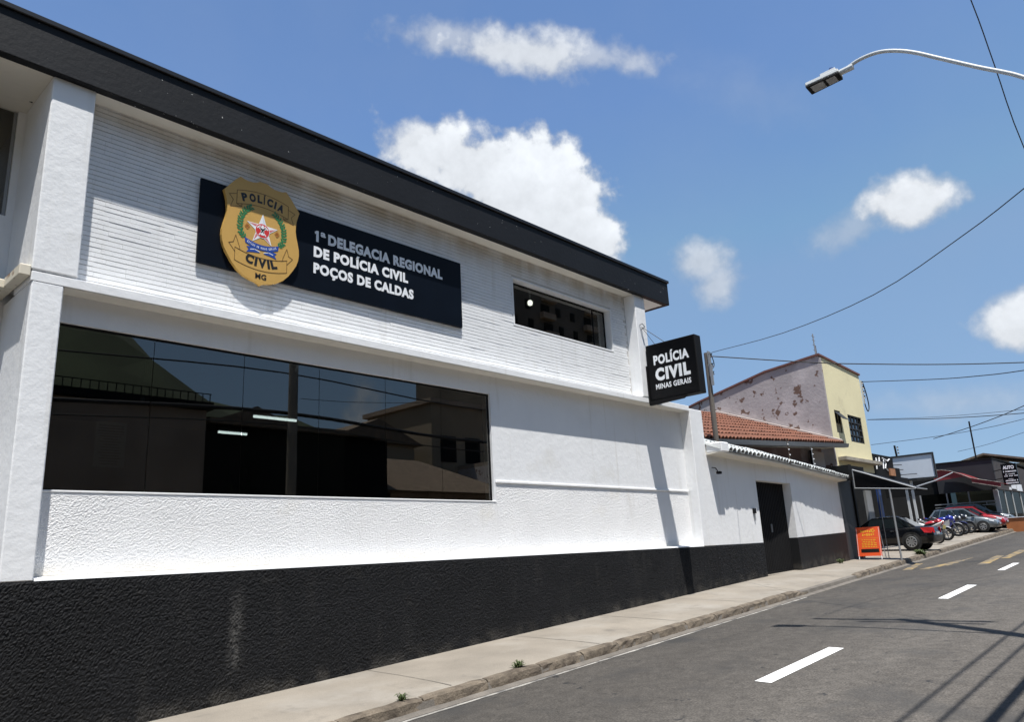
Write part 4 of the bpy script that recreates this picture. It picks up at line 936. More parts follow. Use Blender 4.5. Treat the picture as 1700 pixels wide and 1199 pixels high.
MB().box(28.0, 28.12, 9.955, 9.999, 2.6, 6.6).build('corner_strip', m_mauve, tbld)
MB().box(28.4, 32.35, 9.70, 9.998, 2.78, 2.90).build('ledge', mat('old_concrete', (.33, .30, .25), .9, var=.25, vscale=4), tbld)
MB().box(fx0, 32, 10.21, 19.9, 2.46, 2.6).build('floor_slab', m_dark, tbld)
w1_ = MB(); 
for a in (sw0, sw1 - .03): w1_.box(a, a + .03, 10.03, 10.08, sz0, sz1)
w1_.box(sw0 + .03, sw1 - .03, 10.03, 10.08, sz1 - .03, sz1).box(sw0 + .03, sw1 - .03, 10.03, 10.08, sz0, sz0 + .03).box(sw0 + .03, sw1 - .03, 10.03, 10.08, 4.22, 4.25)
wo_ = w1_.build('window', m_blackm, tbld); wo_['label'] = 'small window with its upper pane tilted open'
B(sw0 + .031, sw1 - .031, 10.05, 10.06, sz0 + .031, 4.219).build('lower_panel', mat('ribbed_board', (.36, .31, .20), .8, var=.1), wo_)
MB().hexa([(sw0 + .01, 10.02, sz1 - .04), (sw1 - .01, 10.02, sz1 - .04), (sw1 - .01, 10.032, sz1 - .04), (sw0 + .01, 10.032, sz1 - .04), (sw0 + .01, 9.72, 4.33), (sw1 - .01, 9.72, 4.33), (sw1 - .01, 9.73, 4.32), (sw0 + .01, 9.73, 4.32)]).build('open_pane', m_dgrey, wo_)
B(sw0 + .03, sw1 - .03, 10.12, 10.13, sz0, sz1).build('dark_backing', m_black, wo_)
w2_ = MB()
for i in range(5):
    a = lerp(bw0, bw1 - .05, i / 4); w2_.box(a, a + .05, 10.02, 10.07, bz0, bz1)
wg = w2_.build('window', m_dgrey, tbld); wg['label'] = 'large barred window of many small panes'
for i in range(5):
    a = lerp(bz0, bz1 - .045, i / 4)
    for k in range(4): B(lerp(bw0, bw1 - .05, k / 4) + .0505, lerp(bw0, bw1 - .05, (k + 1) / 4) - .0005, 10.025, 10.065, a, a + .045).build('glazing_bar', m_dgrey, wg)
B(bw0, bw1, 10.10, 10.11, bz0, bz1).build('pane', m_carglass, wg)
MB().box(32.2005, 32.26, 9.93, 9.98, 5.3, 6.28).build('insulator_rack', m_galv, tbld)
for zz in (6.2, 6.0, 5.8, 5.6): MB().lathe([(0, -.06), (.06, -.05), (.03, 0), (.06, .05), (0, .06)], (32.33, 9.95, zz), 'z', 8).build('insulator', m_porc, tbld)
MB().tube(smooth_path([(32.36, 9.93, 6.19), (32.65, 9.95, 5.75), (32.72, 9.95, 5.25), (32.5, 9.95, 5.02), (32.3, 9.95, 5.2), (32.24, 9.95, 5.5)]), .022, 6).build('loop_cable', m_wire, tbld)
an = thing('roof_antenna', (28.2, 10.15, 6.6), 'thin television antenna mast on the top corner of the cream building', 'antenna')
MB().tube([(28.2, 10.15, 6.5), (28.2, 10.15, 7.6)], .022, 6).build('mast', m_alu, an)
MB().tube([(28.32, 10.15, 6.55), (28.32, 10.15, 7.15)], .014, 6).build('mast', m_wood, an)
el_ = MB()
for zz in (6.95, 7.15, 7.35, 7.5): el_.tube([(28.05, 10.15, zz), (28.35, 10.15, zz)], .010, 5)
el_.build('elements', m_alu, an)

# ================================================================== black shop below the cream building
bsh = thing('black_shop', (29, 10, -.6), 'black painted open fronted shop under the cream building', 'shop')
MB().hexa([(24.705, 8.86, -1), (26.35, 9.0, -1), (26.35, 9.5, -1), (24.705, 9.5, -1), (24.705, 8.86, 1.78), (26.35, 9.0, 1.86), (26.35, 9.5, 1.86), (24.705, 9.5, 1.78)]).build('front_wall', m_dgrey, bsh)
B(24.9, 26.3, 8.5, 8.86, 1.87, 2.25).build('wall_cap', m_dark, bsh)
B(26.36, 26.50, 8.95, 9.6, -1, 2.40).build('door_frame', m_blackm, bsh)
B(27.4, 27.62, 9.7, 9.9, -1, 2.42).build('pillar', m_dark, bsh)
MB().box(26.52, 36.5, 10.0, 10.15, 2.10, 2.44).build('header', m_blackm, bsh)
MB().box(24.9, 53, 16.0, 16.2, -1, 3.1).build('back_wall', m_dark, bsh)
MB().box(32.2605, 34.7, 10.0, 10.14, 2.4405, 3.27).build('parapet', m_dark, bsh)
MB().box(34.71, 36.6, 10.3, 16, 2.45, 2.9).build('roof', m_dark, bsh)
MB().box(26.6, 27.35, 10.9, 11.1, -1, 2.4).build('inner_wall', m_dark, bsh)
MB().box(34.2, 34.5, 10.6, 10.7, .2, 2.3).build('blue_banner', m_bluep, bsh); MB().box(33.2, 33.9, 10.8, 10.9, .6, 1.9).build('grey_banner', m_alu, bsh)
gr_ = MB()
for P in ([(32.5, 2.65), (32.6, 3.1), (32.85, 2.8), (33.0, 3.15), (33.1, 2.9)], [(32.45, 2.9), (32.9, 2.95)], [(33.35, 2.7), (33.5, 3.1), (33.75, 2.95), (33.6, 2.75), (33.9, 2.65)], [(33.4, 3.15), (34.0, 3.05), (34.3, 3.15)]):
    gr_.tube([(x, 9.99, z) for x, z in P], .028, 6)
gr_.build('graffiti', m_wht, bsh)
MB().box(34.0, 34.65, 9.93, 9.998, 2.45, 2.75).build('brick_patch', mat('bare_brick', (.34, .16, .08), .9, var=.2, vscale=6), bsh)
# awning with frame and posts
aw = thing('black_awning', (26, 7.6, -.65), 'black sloping awning on grey frame over the shop entrance', 'awning')
A0, A1 = 25.0, 25.95
MB().hexa([(A0, 6.65, 1.33), (A1, 6.65, 1.33), (A1, 8.42, 2.07), (A0, 8.42, 2.07), (A0, 6.65, 1.36), (A1, 6.65, 1.36), (A1, 8.42, 2.10), (A0, 8.42, 2.10)]).build('canopy', m_dgrey, aw)
MB().prism([(A0 + .01, 6.70, 1.325), (A0 + .01, 8.42, 1.52), (A0 + .01, 8.42, 2.06)], (.012, 0, 0)).build('side_flap', m_black, aw)
MB().prism([(A1 - .02, 6.70, 1.325), (A1 - .02, 8.42, 1.52), (A1 - .02, 8.42, 2.06)], (.012, 0, 0)).build('side_flap', m_black, aw)
fr_ = MB().tube([(A0 - .01, 8.42, 1.52), (A0 - .01, 6.68, 1.34)], .018, 6).tube([(A0 - .01, 8.43, 1.50), (A0 - .01, 8.42, 2.09)], .018, 6).tube([(A0 - .01, 8.42, 2.10), (A0 - .01, 6.66, 1.36)], .022, 6).tube([(A0, 6.63, 1.35), (A1, 6.63, 1.35)], .02, 6)
fr_.build('frame', m_alu, aw)
for xx in (25.0,): MB().tube([(xx, 7.42, -.72), (xx, 7.42, 1.41)], .03, 8).build('post', m_alu, aw)
MB().tube([(25.6, 7.95, -.70), (25.6, 7.95, 1.45)], .012, 6).build('thin_stay', m_alu, aw)
# orange pavement board
af = thing('pavement_board', (25.1, 8.33, -.64), 'orange pavement board with yellow writing in front of the dark wall', 'board')
def AF(u, v, o=0):     # u across (towards street), v up the leaning face
    return Vector((25.12 - u * .10 + v * .14 - o, 8.70 - u * .74, -.655 + v * .95))
MB().hexa([AF(0, .10), AF(1, .10), AF(1, .10, -.02), AF(0, .10, -.02), AF(0, 1.02), AF(1, 1.02), AF(1, 1.02, -.02), AF(0, 1.02, -.02)]).build('panel', m_sign_or, af)
for u in (.03, .97): MB().tube([AF(u, 0, -.012), AF(u, 1.0, -.012)], .014, 6).build('leg', m_wht, af); MB().tube([AF(u, 0, -.42), AF(u, 1.0, -.03)], .012, 6).build('leg', m_wht, af)
yb_ = MB()
def afbar(u0, u1, v0, v1): yb_.quad(AF(u0, v0, .003), AF(u1, v0, .003), AF(u1, v1, .003), AF(u0, v1, .003))
rj = random.Random(4)
for v in (.60, .545, .49, .435, .38):
    u = .2 + rj.uniform(0, .06)
    while u < .78: w = rj.uniform(.05, .12); afbar(u, u + w, v, v + .022); u += w + .03
afbar(.06, .94, .665, .672)
for (u0, v0) in ((.2, .84), (.26, .74)):
    for k in range(6): afbar(u0 + k * .09, u0 + k * .09 + .05, v0 + rj.uniform(-.01, .02), v0 + rj.uniform(.05, .09))
for k in range(5): a = k * 1.25; afbar(.68 + .07 * math.cos(a), .74 + .07 * math.cos(a), .88 + .05 * math.sin(a), .91 + .05 * math.sin(a))
yb_.build('writing', m_yellowp, af, fix=False)
MB().quad(AF(.15, .215, .0035), AF(.9, .215, .0035), AF(.9, .325, .0035), AF(.15, .325, .0035)).build('price_strip', m_ink, af, fix=False)
yb_ = MB()
for k in range(8):
    if k != 3: afbar(.2 + k * .082, .2 + k * .082 + .05, .235, .305)
for v in yb_.v: pass
yb_.build('price_digits', m_alu, af, fix=False)

# ================================================================== vehicles
def make_car(name, loc, rz, scale, paint, label, group, L=4.4, W=1.75, H=1.45, hatch=False, rim_spokes=5, wr_=.31):
    t = thing(name, loc, label, 'car', group, rz); t.scale = (scale,) * 3
    l2 = L / 2; hw = W / 2; zb = .20; belt = H * .63
    st_ = [(-.50, .50, .62, .80), (-.485, .30, belt * .98, .90), (-.44, .22, belt * 1.05, .96), (-.34, zb, belt * 1.06, 1.0), (-.15, zb, belt * 1.04, 1.0), (.05, zb, belt * 1.0, 1.0), (.22, zb, belt * .98, 1.0), (.34, .20, belt * .88, .98), (.43, .22, belt * .76, .94), (.48, .26, belt * .64, .86), (.50, .34, belt * .50, .76)] if not hatch else \
          [(-.50, .42, .70, .84), (-.488, .28, belt * 1.0, .92), (-.45, .22, belt * 1.06, .97), (-.34, zb, belt * 1.06, 1.0), (-.15, zb, belt * 1.03, 1.0), (.05, zb, belt * 1.0, 1.0), (.24, zb, belt * .98, 1.0), (.35, .20, belt * .90, .98), (.44, .22, belt * .78, .94), (.485, .26, belt * .66, .86), (.50, .34, belt * .50, .78)]
    rings = []
    for (fx, z0, z1, wk) in st_:
        x = fx * L; h = hw * wk; zm = lerp(z0, z1, .5)
        halfp = [(h * .86, z0), (h * .985, z0 + .07), (h, zm), (h * .985, lerp(zm, z1, .65)), (h * .93, z1 - .03), (h * .80, z1)]
        rings.append([(x, -a, z) for a, z in halfp] + [(x, a, z) for a, z in reversed(halfp)])
    body = MB().loft(rings).build('body', paint, t, smooth=True, local=True)
    if hatch: gb = (-.475, -.37, .06, .27)
    else: gb = (-.36, -.19, .05, .25)
    zb_ = belt * 1.0; r0, r1, r2, r3 = [g * L for g in gb]; wb, wr2 = hw * .90, hw * .66; zt = H
    base = [(r0, wb), (r3, wb)]; m = MB()
    rearw = wb * .92
    bl = [(r0, -rearw, belt * 1.03), (r3, -wb * .93, belt * .97), (r3, wb * .93, belt * .97), (r0, rearw, belt * 1.03)]
    bm_l, bm_r = ((r1 + r2) / 2, -wb, belt * 1.0), ((r1 + r2) / 2, wb, belt * 1.0)
    tl = [(r1, -wr2, zt - .03), (r2, -wr2, zt - .03), (r2, wr2, zt - .03), (r1, wr2, zt - .03)]
    tm = ((r1 + r2) / 2, zt)
    cab = MB(); cab.quad(bl[0], bl[1], tl[1], tl[0]); cab.quad(bl[3], tl[3], tl[2], bl[2]); cab.quad(bl[1], bl[2], tl[2], tl[1]); cab.quad(bl[0], tl[0], tl[3], bl[3])
    n = 6; rr = []
    for i in range(n + 1):
        f = i / n; x = lerp(r1 - .03, r2 + .03, f); z = zt - .03 + .045 * (1 - (2 * f - 1) ** 2)
        rr.append([(x, -wr2 - .012, z - .02), (x, -wr2 * .9, z + .005), (x, 0, z + .025), (x, wr2 * .9, z + .005), (x, wr2 + .012, z - .02)])
    cab.loft(rr, close=False); c = cab.build('cabin', paint, t, local=True)
    def inset(q, u0, u1, v0, v1, out):
        a, b, c_, d = [Vector(p) for p in q]
        P = lambda u, v: a.lerp(b, u).lerp(d.lerp(c_, u), v)
        nrm = (b - a).cross(d - a).normalized() * out
        return [P(u0, v0) + nrm, P(u1, v0) + nrm, P(u1, v1) + nrm, P(u0, v1) + nrm]
    sideL = (bl[3], bl[2], tl[2], tl[3]); sideR = (bl[0], bl[1], tl[1], tl[0])
    for q, out in ((sideL, -.008), (sideR, .008)):
        for (u0, u1) in ((.04, .14), (.17, .50), (.53, .93)) if not hatch else ((.05, .20), (.23, .54), (.57, .94)):
            MB().quad(*inset(q, u0, u1, .06, .88, out)).build('side_window', m_carglass, t, local=True, fix=False)
    MB().quad(*inset((bl[1], bl[2], tl[2], tl[1]), .05, .95, .05, .93, .008)).build('windscreen', m_carglass, t, local=True, fix=False)
    MB().quad(*inset((bl[3], bl[0], tl[0], tl[3]), .06, .94, .08, .92, .008)).build('rear_window', m_carglass, t, local=True, fix=False)
    for sx, fx in ((-1, -.305), (1, .305)):
        for sy in (-1, 1):
            cx, cy = fx * L, sy * (hw - .10)
            MB().lathe([(wr_ * 1.22, .0), (wr_ * 1.22, sy * .108), (0, sy * .108)], (cx, cy, wr_ + .02), 'y', 28).build('wheel_arch', m_rubber, t, local=True)
            w = MB().lathe([(wr_ * .66, -.09), (wr_ * .95, -.10), (wr_, -.07), (wr_, .07), (wr_ * .95, .10), (wr_ * .66, .115)], (cx, cy + sy * .02, wr_), 'y', 28).build('wheel', m_rubber, t, smooth=True, local=True)
            rm = MB().lathe([(wr_ * .70, sy * .105), (wr_ * .66, sy * .122), (wr_ * .60, sy * .122), (wr_ * .58, sy * .09)], (cx, cy + sy * .02, wr_), 'y', 28)
            rm.lathe([(0, sy * .12), (wr_ * .14, sy * .12), (wr_ * .16, sy * .08)], (cx, cy + sy * .02, wr_), 'y', 12)
            for k in range(rim_spokes):
                a = 2 * math.pi * k / rim_spokes; d = Vector((math.cos(a), 0, math.sin(a))); pz = Vector((-d.z, 0, d.x)); c0 = Vector((cx, cy + sy * .135, wr_))
                rm.prism([c0 + d * .03 + pz * .035, c0 + d * wr_ * .62 + pz * .022, c0 + d * wr_ * .62 - pz * .022, c0 + d * .03 - pz * .035], (0, -sy * .02, 0))
            rm.build('rim', m_rim, w, local=True)
            MB().lathe([(0, sy * .06), (wr_ * .62, sy * .06)], (cx, cy + sy * .02, wr_), 'y', 20).build('brake_disc', m_blackm, w, local=True)
    for sy in (-1, 1):
        hx = .455 if not hatch else .46
        MB().hexa([(L * .415, sy * hw * .60, belt * .66), (L * .495, sy * hw * .52, belt * .60), (L * .455, sy * hw * .955, belt * .60), (L * .40, sy * hw * .975, belt * .66), (L * .405, sy * hw * .60, belt * .82), (L * .475, sy * hw * .52, belt * .72), (L * .45, sy * hw * .93, belt * .72), (L * .385, sy * hw * .955, belt * .83)]).build('headlight', m_lens, t, local=True)
        MB().hexa([(-L * .47, sy * hw * .60, belt * .74), (-L * .502, sy * hw * .55, belt * .74), (-L * .488, sy * hw * .93, belt * .74), (-L * .43, sy * hw * .995, belt * .76), (-L * .47, sy * hw * .60, belt * 1.0), (-L * .497, sy * hw * .55, belt * .98), (-L * .482, sy * hw * .93, belt * 1.0), (-L * .40, sy * hw * .985, belt * 1.0)]).build('tail_light', m_lensr, t, local=True)
        MB().hexa([(L * .17, sy * hw * .95, belt * .98), (L * .21, sy * hw * .95, belt * .98), (L * .20, sy * (hw + .14), belt * 1.0), (L * .17, sy * (hw + .14), belt * 1.0), (L * .17, sy * hw * .95, belt * 1.08), (L * .20, sy * hw * .95, belt * 1.08), (L * .19, sy * (hw + .14), belt * 1.12), (L * .17, sy * (hw + .14), belt * 1.12)]).build('mirror', m_blackm, t, local=True)
        for fx in (-.14, .10): B(fx * L - .08, fx * L + .06, sy * hw * .985, sy * (hw + .015), belt * .88, belt * .92).build('door_handle', m_chrome, t, local=True)
        for fx in (-.20, .02, .215): B(fx * L - .004, fx * L + .004, sy * hw * .97, sy * (hw + .004), .30, belt * .93).build('door_seam', m_rubber, t, local=True)
        B(-.27 * L, .27 * L, sy * hw * .95, sy * (hw + .006), .20, .27).build('sill_trim', m_blackm, t, local=True)
    B(-L * .503, -L * .49, -.22, .22, .62 if not hatch else .58, .72 if not hatch else .68).build('number_plate', m_plateg, t, local=True)
    B(L * .485, L * .503, -.36, .36, .36, .50).build('grille', m_blackm, t, local=True)
    B(L * .49, L * .508, -.20, .20, .40, .49).build('number_plate', m_plateg, t, local=True)
    return t
CG = 'cars parked on the forecourt'
def gz(x): xs_ = x / 1.35 if x > 41.9 else None; return None
make_car('parked_car', (31.47 + .72, 8.9 + 1.15, -.53), R(90), .86, m_carblk, 'black sedan parked tail to the street under the awning', CG, L=4.5, H=1.46, rim_spokes=9, wr_=.33)
make_car('parked_car', (46.87 + .74, 9.61 + 1.02, .0), R(-90), .88, m_carsil, 'silver grey hatchback parked nose to the street beside the motorcycles', CG, L=3.8, W=1.64, H=1.46, hatch=True, rim_spokes=6, wr_=.28)
make_car('parked_car', (49.1, 10.5, .11), R(-90), .86, m_carred, 'red hatchback just behind the silver grey car', CG, L=3.8, W=1.64, H=1.48, hatch=True, rim_spokes=6, wr_=.28)
make_car('parked_car', (51.6, 10.8, .22), R(-88), .92, m_cargrey, 'dark grey car behind the red one at the shop glass', CG, L=4.0, W=1.68, H=1.5, hatch=True, rim_spokes=6, wr_=.29)

def make_moto(loc, rz, main, second, label, scale=1.0, lean=R(8)):
    t = thing('motorcycle', loc, label, 'motorcycle', 'motorcycles parked in a row', rz); t.scale = (scale,) * 3; t.rotation_euler = (lean, 0, rz)
    for nm, x in (('front', .68), ('rear', -.66)):
        w = MB().lathe([(.22, -.04), (.275, -.055), (.31, -.03), (.315, 0), (.31, .03), (.275, .055), (.22, .04)], (x, 0, .315), 'y', 24).build('wheel', m_rubber, t, smooth=True, local=True)
        rm = MB().lathe([(.225, -.03), (.20, -.03), (.20, .03), (.225, .03)], (x, 0, .315), 'y', 24)
        for k in range(5):
            a = 2 * math.pi * k / 5; rm.tube([(x, 0, .315), (x + .21 * math.cos(a), 0, .315 + .21 * math.sin(a))], .016, 5)
        rm.build('rim', m_mgrey, w, local=True)
        MB().lathe([(.05, .06), (.13, .06), (.13, .066), (.05, .066)], (x, 0, .315), 'y', 18).build('brake_disc', m_chrome, w, local=True)
    fk = MB()
    for s in (-1, 1): fk.tube([(.68, s * .075, .315), (.44, s * .085, .92)], .024, 7)
    fk.build('fork', m_mgrey, t, local=True)
    MB().tube([(.38, -.36, 1.02), (.42, -.20, 1.0), (.44, 0, .98), (.42, .20, 1.0), (.38, .36, 1.02)], .016, 6).build('handlebar', m_blackm, t, local=True)
    MB().tube([(.40, 0, .90), (.05, 0, .78), (-.30, 0, .74), (-.72, 0, .80)], .035, 6).tube([(.40, 0, .85), (.15, 0, .35), (-.30, 0, .33), (-.66, 0, .315)], .03, 6).build('frame', m_blackm, t, local=True)
    def ell(rings): return MB().loft([[(x, w * math.cos(a), z + h * math.sin(a)) for a in [2 * math.pi * k / 10 for k in range(10)]] for (x, z, w, h) in rings])
    ell([(-.22, .48, .10, .14), (-.05, .48, .15, .20), (.12, .48, .15, .20), (.26, .46, .10, .14)]).build('engine', m_mgrey, t, smooth=True, local=True)
    ell([(-.16, .79, .06, .04), (-.05, .82, .12, .07), (.12, .85, .15, .09), (.28, .85, .12, .08), (.38, .83, .06, .05)]).build('fuel_tank', main, t, smooth=True, local=True)
    ell([(-.74, .90, .05, .03), (-.60, .87, .11, .045), (-.30, .81, .13, .05), (-.08, .80, .09, .05)]).build('seat', m_blackm, t, smooth=True, local=True)
    ell([(-.92, .92, .03, .03), (-.78, .85, .08, .06), (-.55, .76, .11, .07), (-.28, .70, .10, .08)]).build('tail_fairing', second, t, smooth=True, local=True)
    ell([(.30, .86, .12, .13), (.44, .86, .16, .17), (.56, .84, .12, .13), (.64, .82, .05, .06)]).build('front_fairing', main, t, smooth=True, local=True)
    for s in (-1, 1): MB().prism([(.44, s * .17, .84), (.20, s * .18, .72), (-.05, s * .165, .42), (.22, s * .165, .30), (.38, s * .17, .48)], (0, s * .015, 0)).build('side_fairing', second, t, local=True)
    MB().loft([[(.68 + .335 * math.sin(a), y, .315 + .335 * math.cos(a)) for y in (-.06, 0, .06)] for a in [R(-75 + i * 15) for i in range(9)]], close=False).build('front_mudguard', second, t, local=True, fix=False)
    MB().lathe([(0, .05), (.06, .03), (.075, -.02), (0, -.03)], (.63, 0, .86), 'x', 12).build('headlight', m_lens, t, local=True)
    for s in (-1, 1):
        MB().tube([(.42, s * .24, 1.01), (.40, s * .33, 1.14)], .008, 5).build('mirror_stem', m_blackm, t, local=True); B(.38, .405, s * .28, s * .40, 1.11, 1.18).build('mirror', m_blackm, t, local=True)
    MB().tube([(.2, .14, .30), (-.3, .16, .26), (-.62, .17, .34), (-.92, .17, .42)], [.03, .035, .05, .055], 8).build('exhaust', m_chrome, t, local=True)
    MB().hexa([(-.97, -.09, .62), (-.96, .09, .62), (-.955, .09, .62), (-.955, -.09, .62), (-1.0, -.09, .78), (-1.0, .09, .78), (-.99, .09, .78), (-.99, -.09, .78)]).build('number_plate', m_plate, t, local=True)
    MB().tube([(-.98, 0, .70), (-.80, 0, .84)], .012, 5).build('plate_holder', m_blackm, t, local=True)
    B(-.955, -.92, -.06, .06, .90, .95).build('tail_light', m_lensr, t, local=True)
    return t
make_moto((37.4, 10.05, -.42), R(72), m_mwhite, m_mwhite, 'white motorcycle with yellow number plate turned tail to the street', 1.0)
make_moto((39.7, 10.35, -.33), R(-84), m_mred, m_mwhite, 'red and white motorcycle, nearest nose to the street', 1.0)
make_moto((42.9, 10.65, -.18), R(-82), m_mblue, m_mwhite, 'bright blue and white motorcycle in the middle of the row', 1.05)
make_moto((44.3, 10.70, -.12), R(-82), m_mdark, m_mblue, 'dark blue motorcycle behind the bright blue one', 1.02)
make_moto((45.3, 10.62, -.07), R(-82), m_mdark, m_mgrey, 'dark grey motorcycle closest to the silver grey car', 1.02)

# ================================================================== billboard, auto shop, far things
bb = thing('billboard', (40, 10.6, -.3), 'blank pale blue billboard in a dark frame above the forecourt', 'billboard')
MB().hexa([(40.02, 9.76, 2.64), (40.08, 9.76, 2.64), (40.08, 11.53, 2.66), (40.02, 11.53, 2.66), (40.02, 9.74, 3.70), (40.08, 9.74, 3.70), (40.08, 11.51, 3.71), (40.02, 11.51, 3.71)]).build('panel', m_board, bb)
MB().box(39.98, 40.12, 9.68, 11.58, 3.7105, 3.79).box(39.98, 40.12, 9.68, 9.738, 2.56, 3.71).box(39.98, 40.12, 11.535, 11.60, 2.56, 3.71).box(39.98, 40.12, 9.74, 11.534, 2.55, 2.635).build('frame', m_dgrey, bb)
for yy in (10.9, 11.16): MB().box(40.13, 40.22, yy - .05, yy + .05, -.5, 2.7).build('post', m_galv, bb)
for (yy, zz, l) in ((11.52, 3.36, .42), (11.52, 3.12, .45), (11.50, 2.86, 1.0)): MB().tube([(39.9, yy, zz), (39.93, yy - l, zz - .02)], .018, 6).build('rod', m_blackm, bb)
B(39.95, 40.02, 11.61, 11.80, 2.3, 3.2).build('blue_side_panel', m_bluep, bb)
t = thing('short_post', (42.0, 11.85, 2.9), 'short dark post with insulators standing behind the billboard', 'post')
MB().tube([(42.0, 11.8, 2.9), (42, 11.87, 4.52)], .05, 8).build('post', m_blackm, t)
for zz in (4.4, 4.25, 4.1): MB().lathe([(0, -.05), (.05, -.04), (.025, 0), (.05, .04), (0, .05)], (42, 11.74, zz), 'z', 8).build('insulator', m_porc, t)
t = thing('strut_bar', (40.2, 10.8, 2.2), 'grey bar slanting up from the billboard post to the red canopy', 'bar')
MB().tube([(40.3, 10.75, 2.25), (45, 11.0, 2.75), (50, 11.25, 3.42)], .035, 6).build('bar', m_alu, t)
sh_ = thing('auto_shop', (56, 12, .3), 'charcoal auto shop with glass front at the far end of the forecourt', 'shop')
MB().box(53.2, 53.4, 13.0, 16.19, 2.40, 3.3).build('rear_flank', m_dark, sh_); MB().box(53, 53.2, 9.73, 12.9, 2.40, 4.19).build('side_band', mat('charcoal_band', (.016, .018, .023), .7, var=.4, vscale=.9), sh_)
MB().hexa([(53.2005, 9.73, 2.40), (70, 9.73, 2.40), (70, 9.95, 2.40), (53.2005, 9.95, 2.40), (53.2005, 9.73, 4.19), (70, 9.73, 3.9), (70, 9.95, 3.9), (53.2005, 9.95, 4.19)]).build('front_band', mat('brown_band', (.05, .04, .038), .7, var=.3), sh_)
MB().box(52.95, 70, 9.70, 12.9, 4.20, 4.28).build('roof', m_dark, sh_)
MB().box(53.2, 70, 16.2, 16.4, -.5, 4.2).build('back_wall', m_dark, sh_)
B(52.98, 53.18, 9.75, 9.99, -.2, 2.399).build('corner_pillar', m_galv, sh_)
for yy in (11.3, 12.5, 14.0): B(53.02, 53.10, yy - .04, yy + .04, -.2, 2.399).build('mullion', m_alu, sh_)
for xx in (55.2, 57.4, 60, 63): B(xx - .05, xx + .05, 9.78, 9.88, -.2, 2.399).build('mullion', m_galv, sh_)
for a, b in ((9.995, 11.258), (11.342, 12.458), (12.542, 13.958)): B(53.05, 53.062, a, b, .3, 2.395).build('pane', m_glass2, sh_)
for a, b in ((53.2, 55.148), (55.252, 57.348), (57.452, 59.948), (60.052, 62.948)): B(a, b, 9.82, 9.832, .3, 2.395).build('pane', m_glass2, sh_)
MB().box(52.80, 52.84, 9.9, 13.2, 1.70, 1.76).box(52.80, 52.84, 9.9, 13.2, 1.52, 1.56).build('rail', m_alu, sh_)
for yy in (10.4, 11.1, 11.8, 12.5): B(52.805, 52.835, yy - .02, yy + .02, 1.561, 1.699).build('rail_post', m_alu, sh_)
for (a, b, c, d) in ((57.2, 58.6, 2.55, 3.3), (56.4, 57.0, 2.46, 2.62), (58.8, 60.5, 2.46, 2.9)): B(a, b, 9.70, 9.728, c, d).build('white_panel', m_wht, sh_)
rc = thing('red_canopy', (51, 10.6, 2.4), 'dark red canvas canopy with pale piping on the auto shop flank', 'awning')
pr = [(12.3, 3.62), (11.8, 3.60), (11.35, 3.50), (10.85, 3.26), (10.38, 2.99), (9.7, 2.80), (8.97, 2.60)]
MB().loft([[(x, y, z) for y, z in pr] + [(x, y, z - .03) for y, z in reversed(pr)] for x in (50.0, 52.9)]).build('canvas', m_redcanvas, rc)
MB().prism([(49.99, y, z) for y, z in ((10.38, 2.98), (8.97, 2.59), (9.0, 2.38), (10.36, 2.76))], (.02, 0, 0)).build('valance', m_redcanvas, rc)
MB().tube([(49.97, y, z + .02) for y, z in pr], .022, 6).tube([(49.97, 10.36, 2.75), (49.97, 9.0, 2.37)], .016, 6).build('piping', m_lineold, rc)
MB().prism([(50.02, 12.3, 3.59), (50.02, 11.35, 3.47), (50.02, 10.7, 3.13), (50.02, 12.3, 3.0)], (.02, 0, 0)).build('side_flap', m_redcanvas, rc)
au = thing('hanging_sign', (52, 8.8, 2.5), 'black projecting shop sign headed AUTO at the far right', 'sign')
AXs = 52.0
B(AXs, AXs + .15, 8.40, 9.17, 2.53, 3.75).build('case', m_black, au)
place_text('lettering', 'AUTO', m_wht, au, (AXs - .002, 9.08, 3.44), YM, TZ, .56, .20, .05)
ab = MB(); ra = random.Random(8)
for (z, h, y0, y1) in ((3.27, .075, 9.09, 8.46), (3.13, .045, 9.02, 8.55), (3.02, .05, 9.08, 8.46), (2.86, .03, 8.9, 8.62), (2.74, .075, 9.05, 8.48), (2.60, .075, 9.05, 8.48)):
    y = y0
    while y > y1:
        w = ra.uniform(.035, .06); ab.box(AXs - .004, AXs - .001, y - w, y, z, z + h); y -= w + (.018 if ra.random() < .85 else .07)
ab.build('small_print', m_wht, au)
for zz in (3.45, 2.95): MB().tube([(AXs + .07, 9.17, zz), (AXs + .9, 9.75, zz)], .025, 6).build('bracket', m_blackm, au)
t = thing('roof_mast', (53.4, 10.53, 4.2), 'thin dark mast rising from the auto shop roof', 'mast')
MB().tube([(53.4, 10.6, 4.25), (53.4, 10.58, 6.66)], .045, 8).build('tube', m_blackm, t)
ow = thing('orange_wall', (52, 8.8, .16), 'low orange wall in front of the auto shop glass', 'wall')
MB().box(50.5, 50.65, 8.32, 9.2, -.2, .66).box(50.6505, 62, 8.32, 8.47, -.2, .64).build('wall', m_orangewall, ow); MB().box(50.46, 50.69, 8.28, 9.24, .6605, .70).box(50.6905, 62, 8.28, 8.51, .6405, .69).build('coping', m_smooth, ow)
fh = thing('far_house', (69, 12, 1), 'beige house with brown tiled roof beyond the auto shop', 'house')
MB().box(66.3, 74, 10.0, 15, .5, 4.75).build('wall', mat('beige_wall', (.52, .40, .24), .85, var=.1), fh)
MB().hexa([(65.6, 9.3, 4.76), (75, 9.3, 4.76), (75, 12.5, 5.55), (65.6, 12.5, 5.55), (65.6, 9.3, 4.90), (75, 9.3, 4.90), (75, 12.5, 5.70), (65.6, 12.5, 5.70)]).build('roof', mat('brown_tiles', (.17, .12, .09), .9, var=.3, vscale=3), fh)
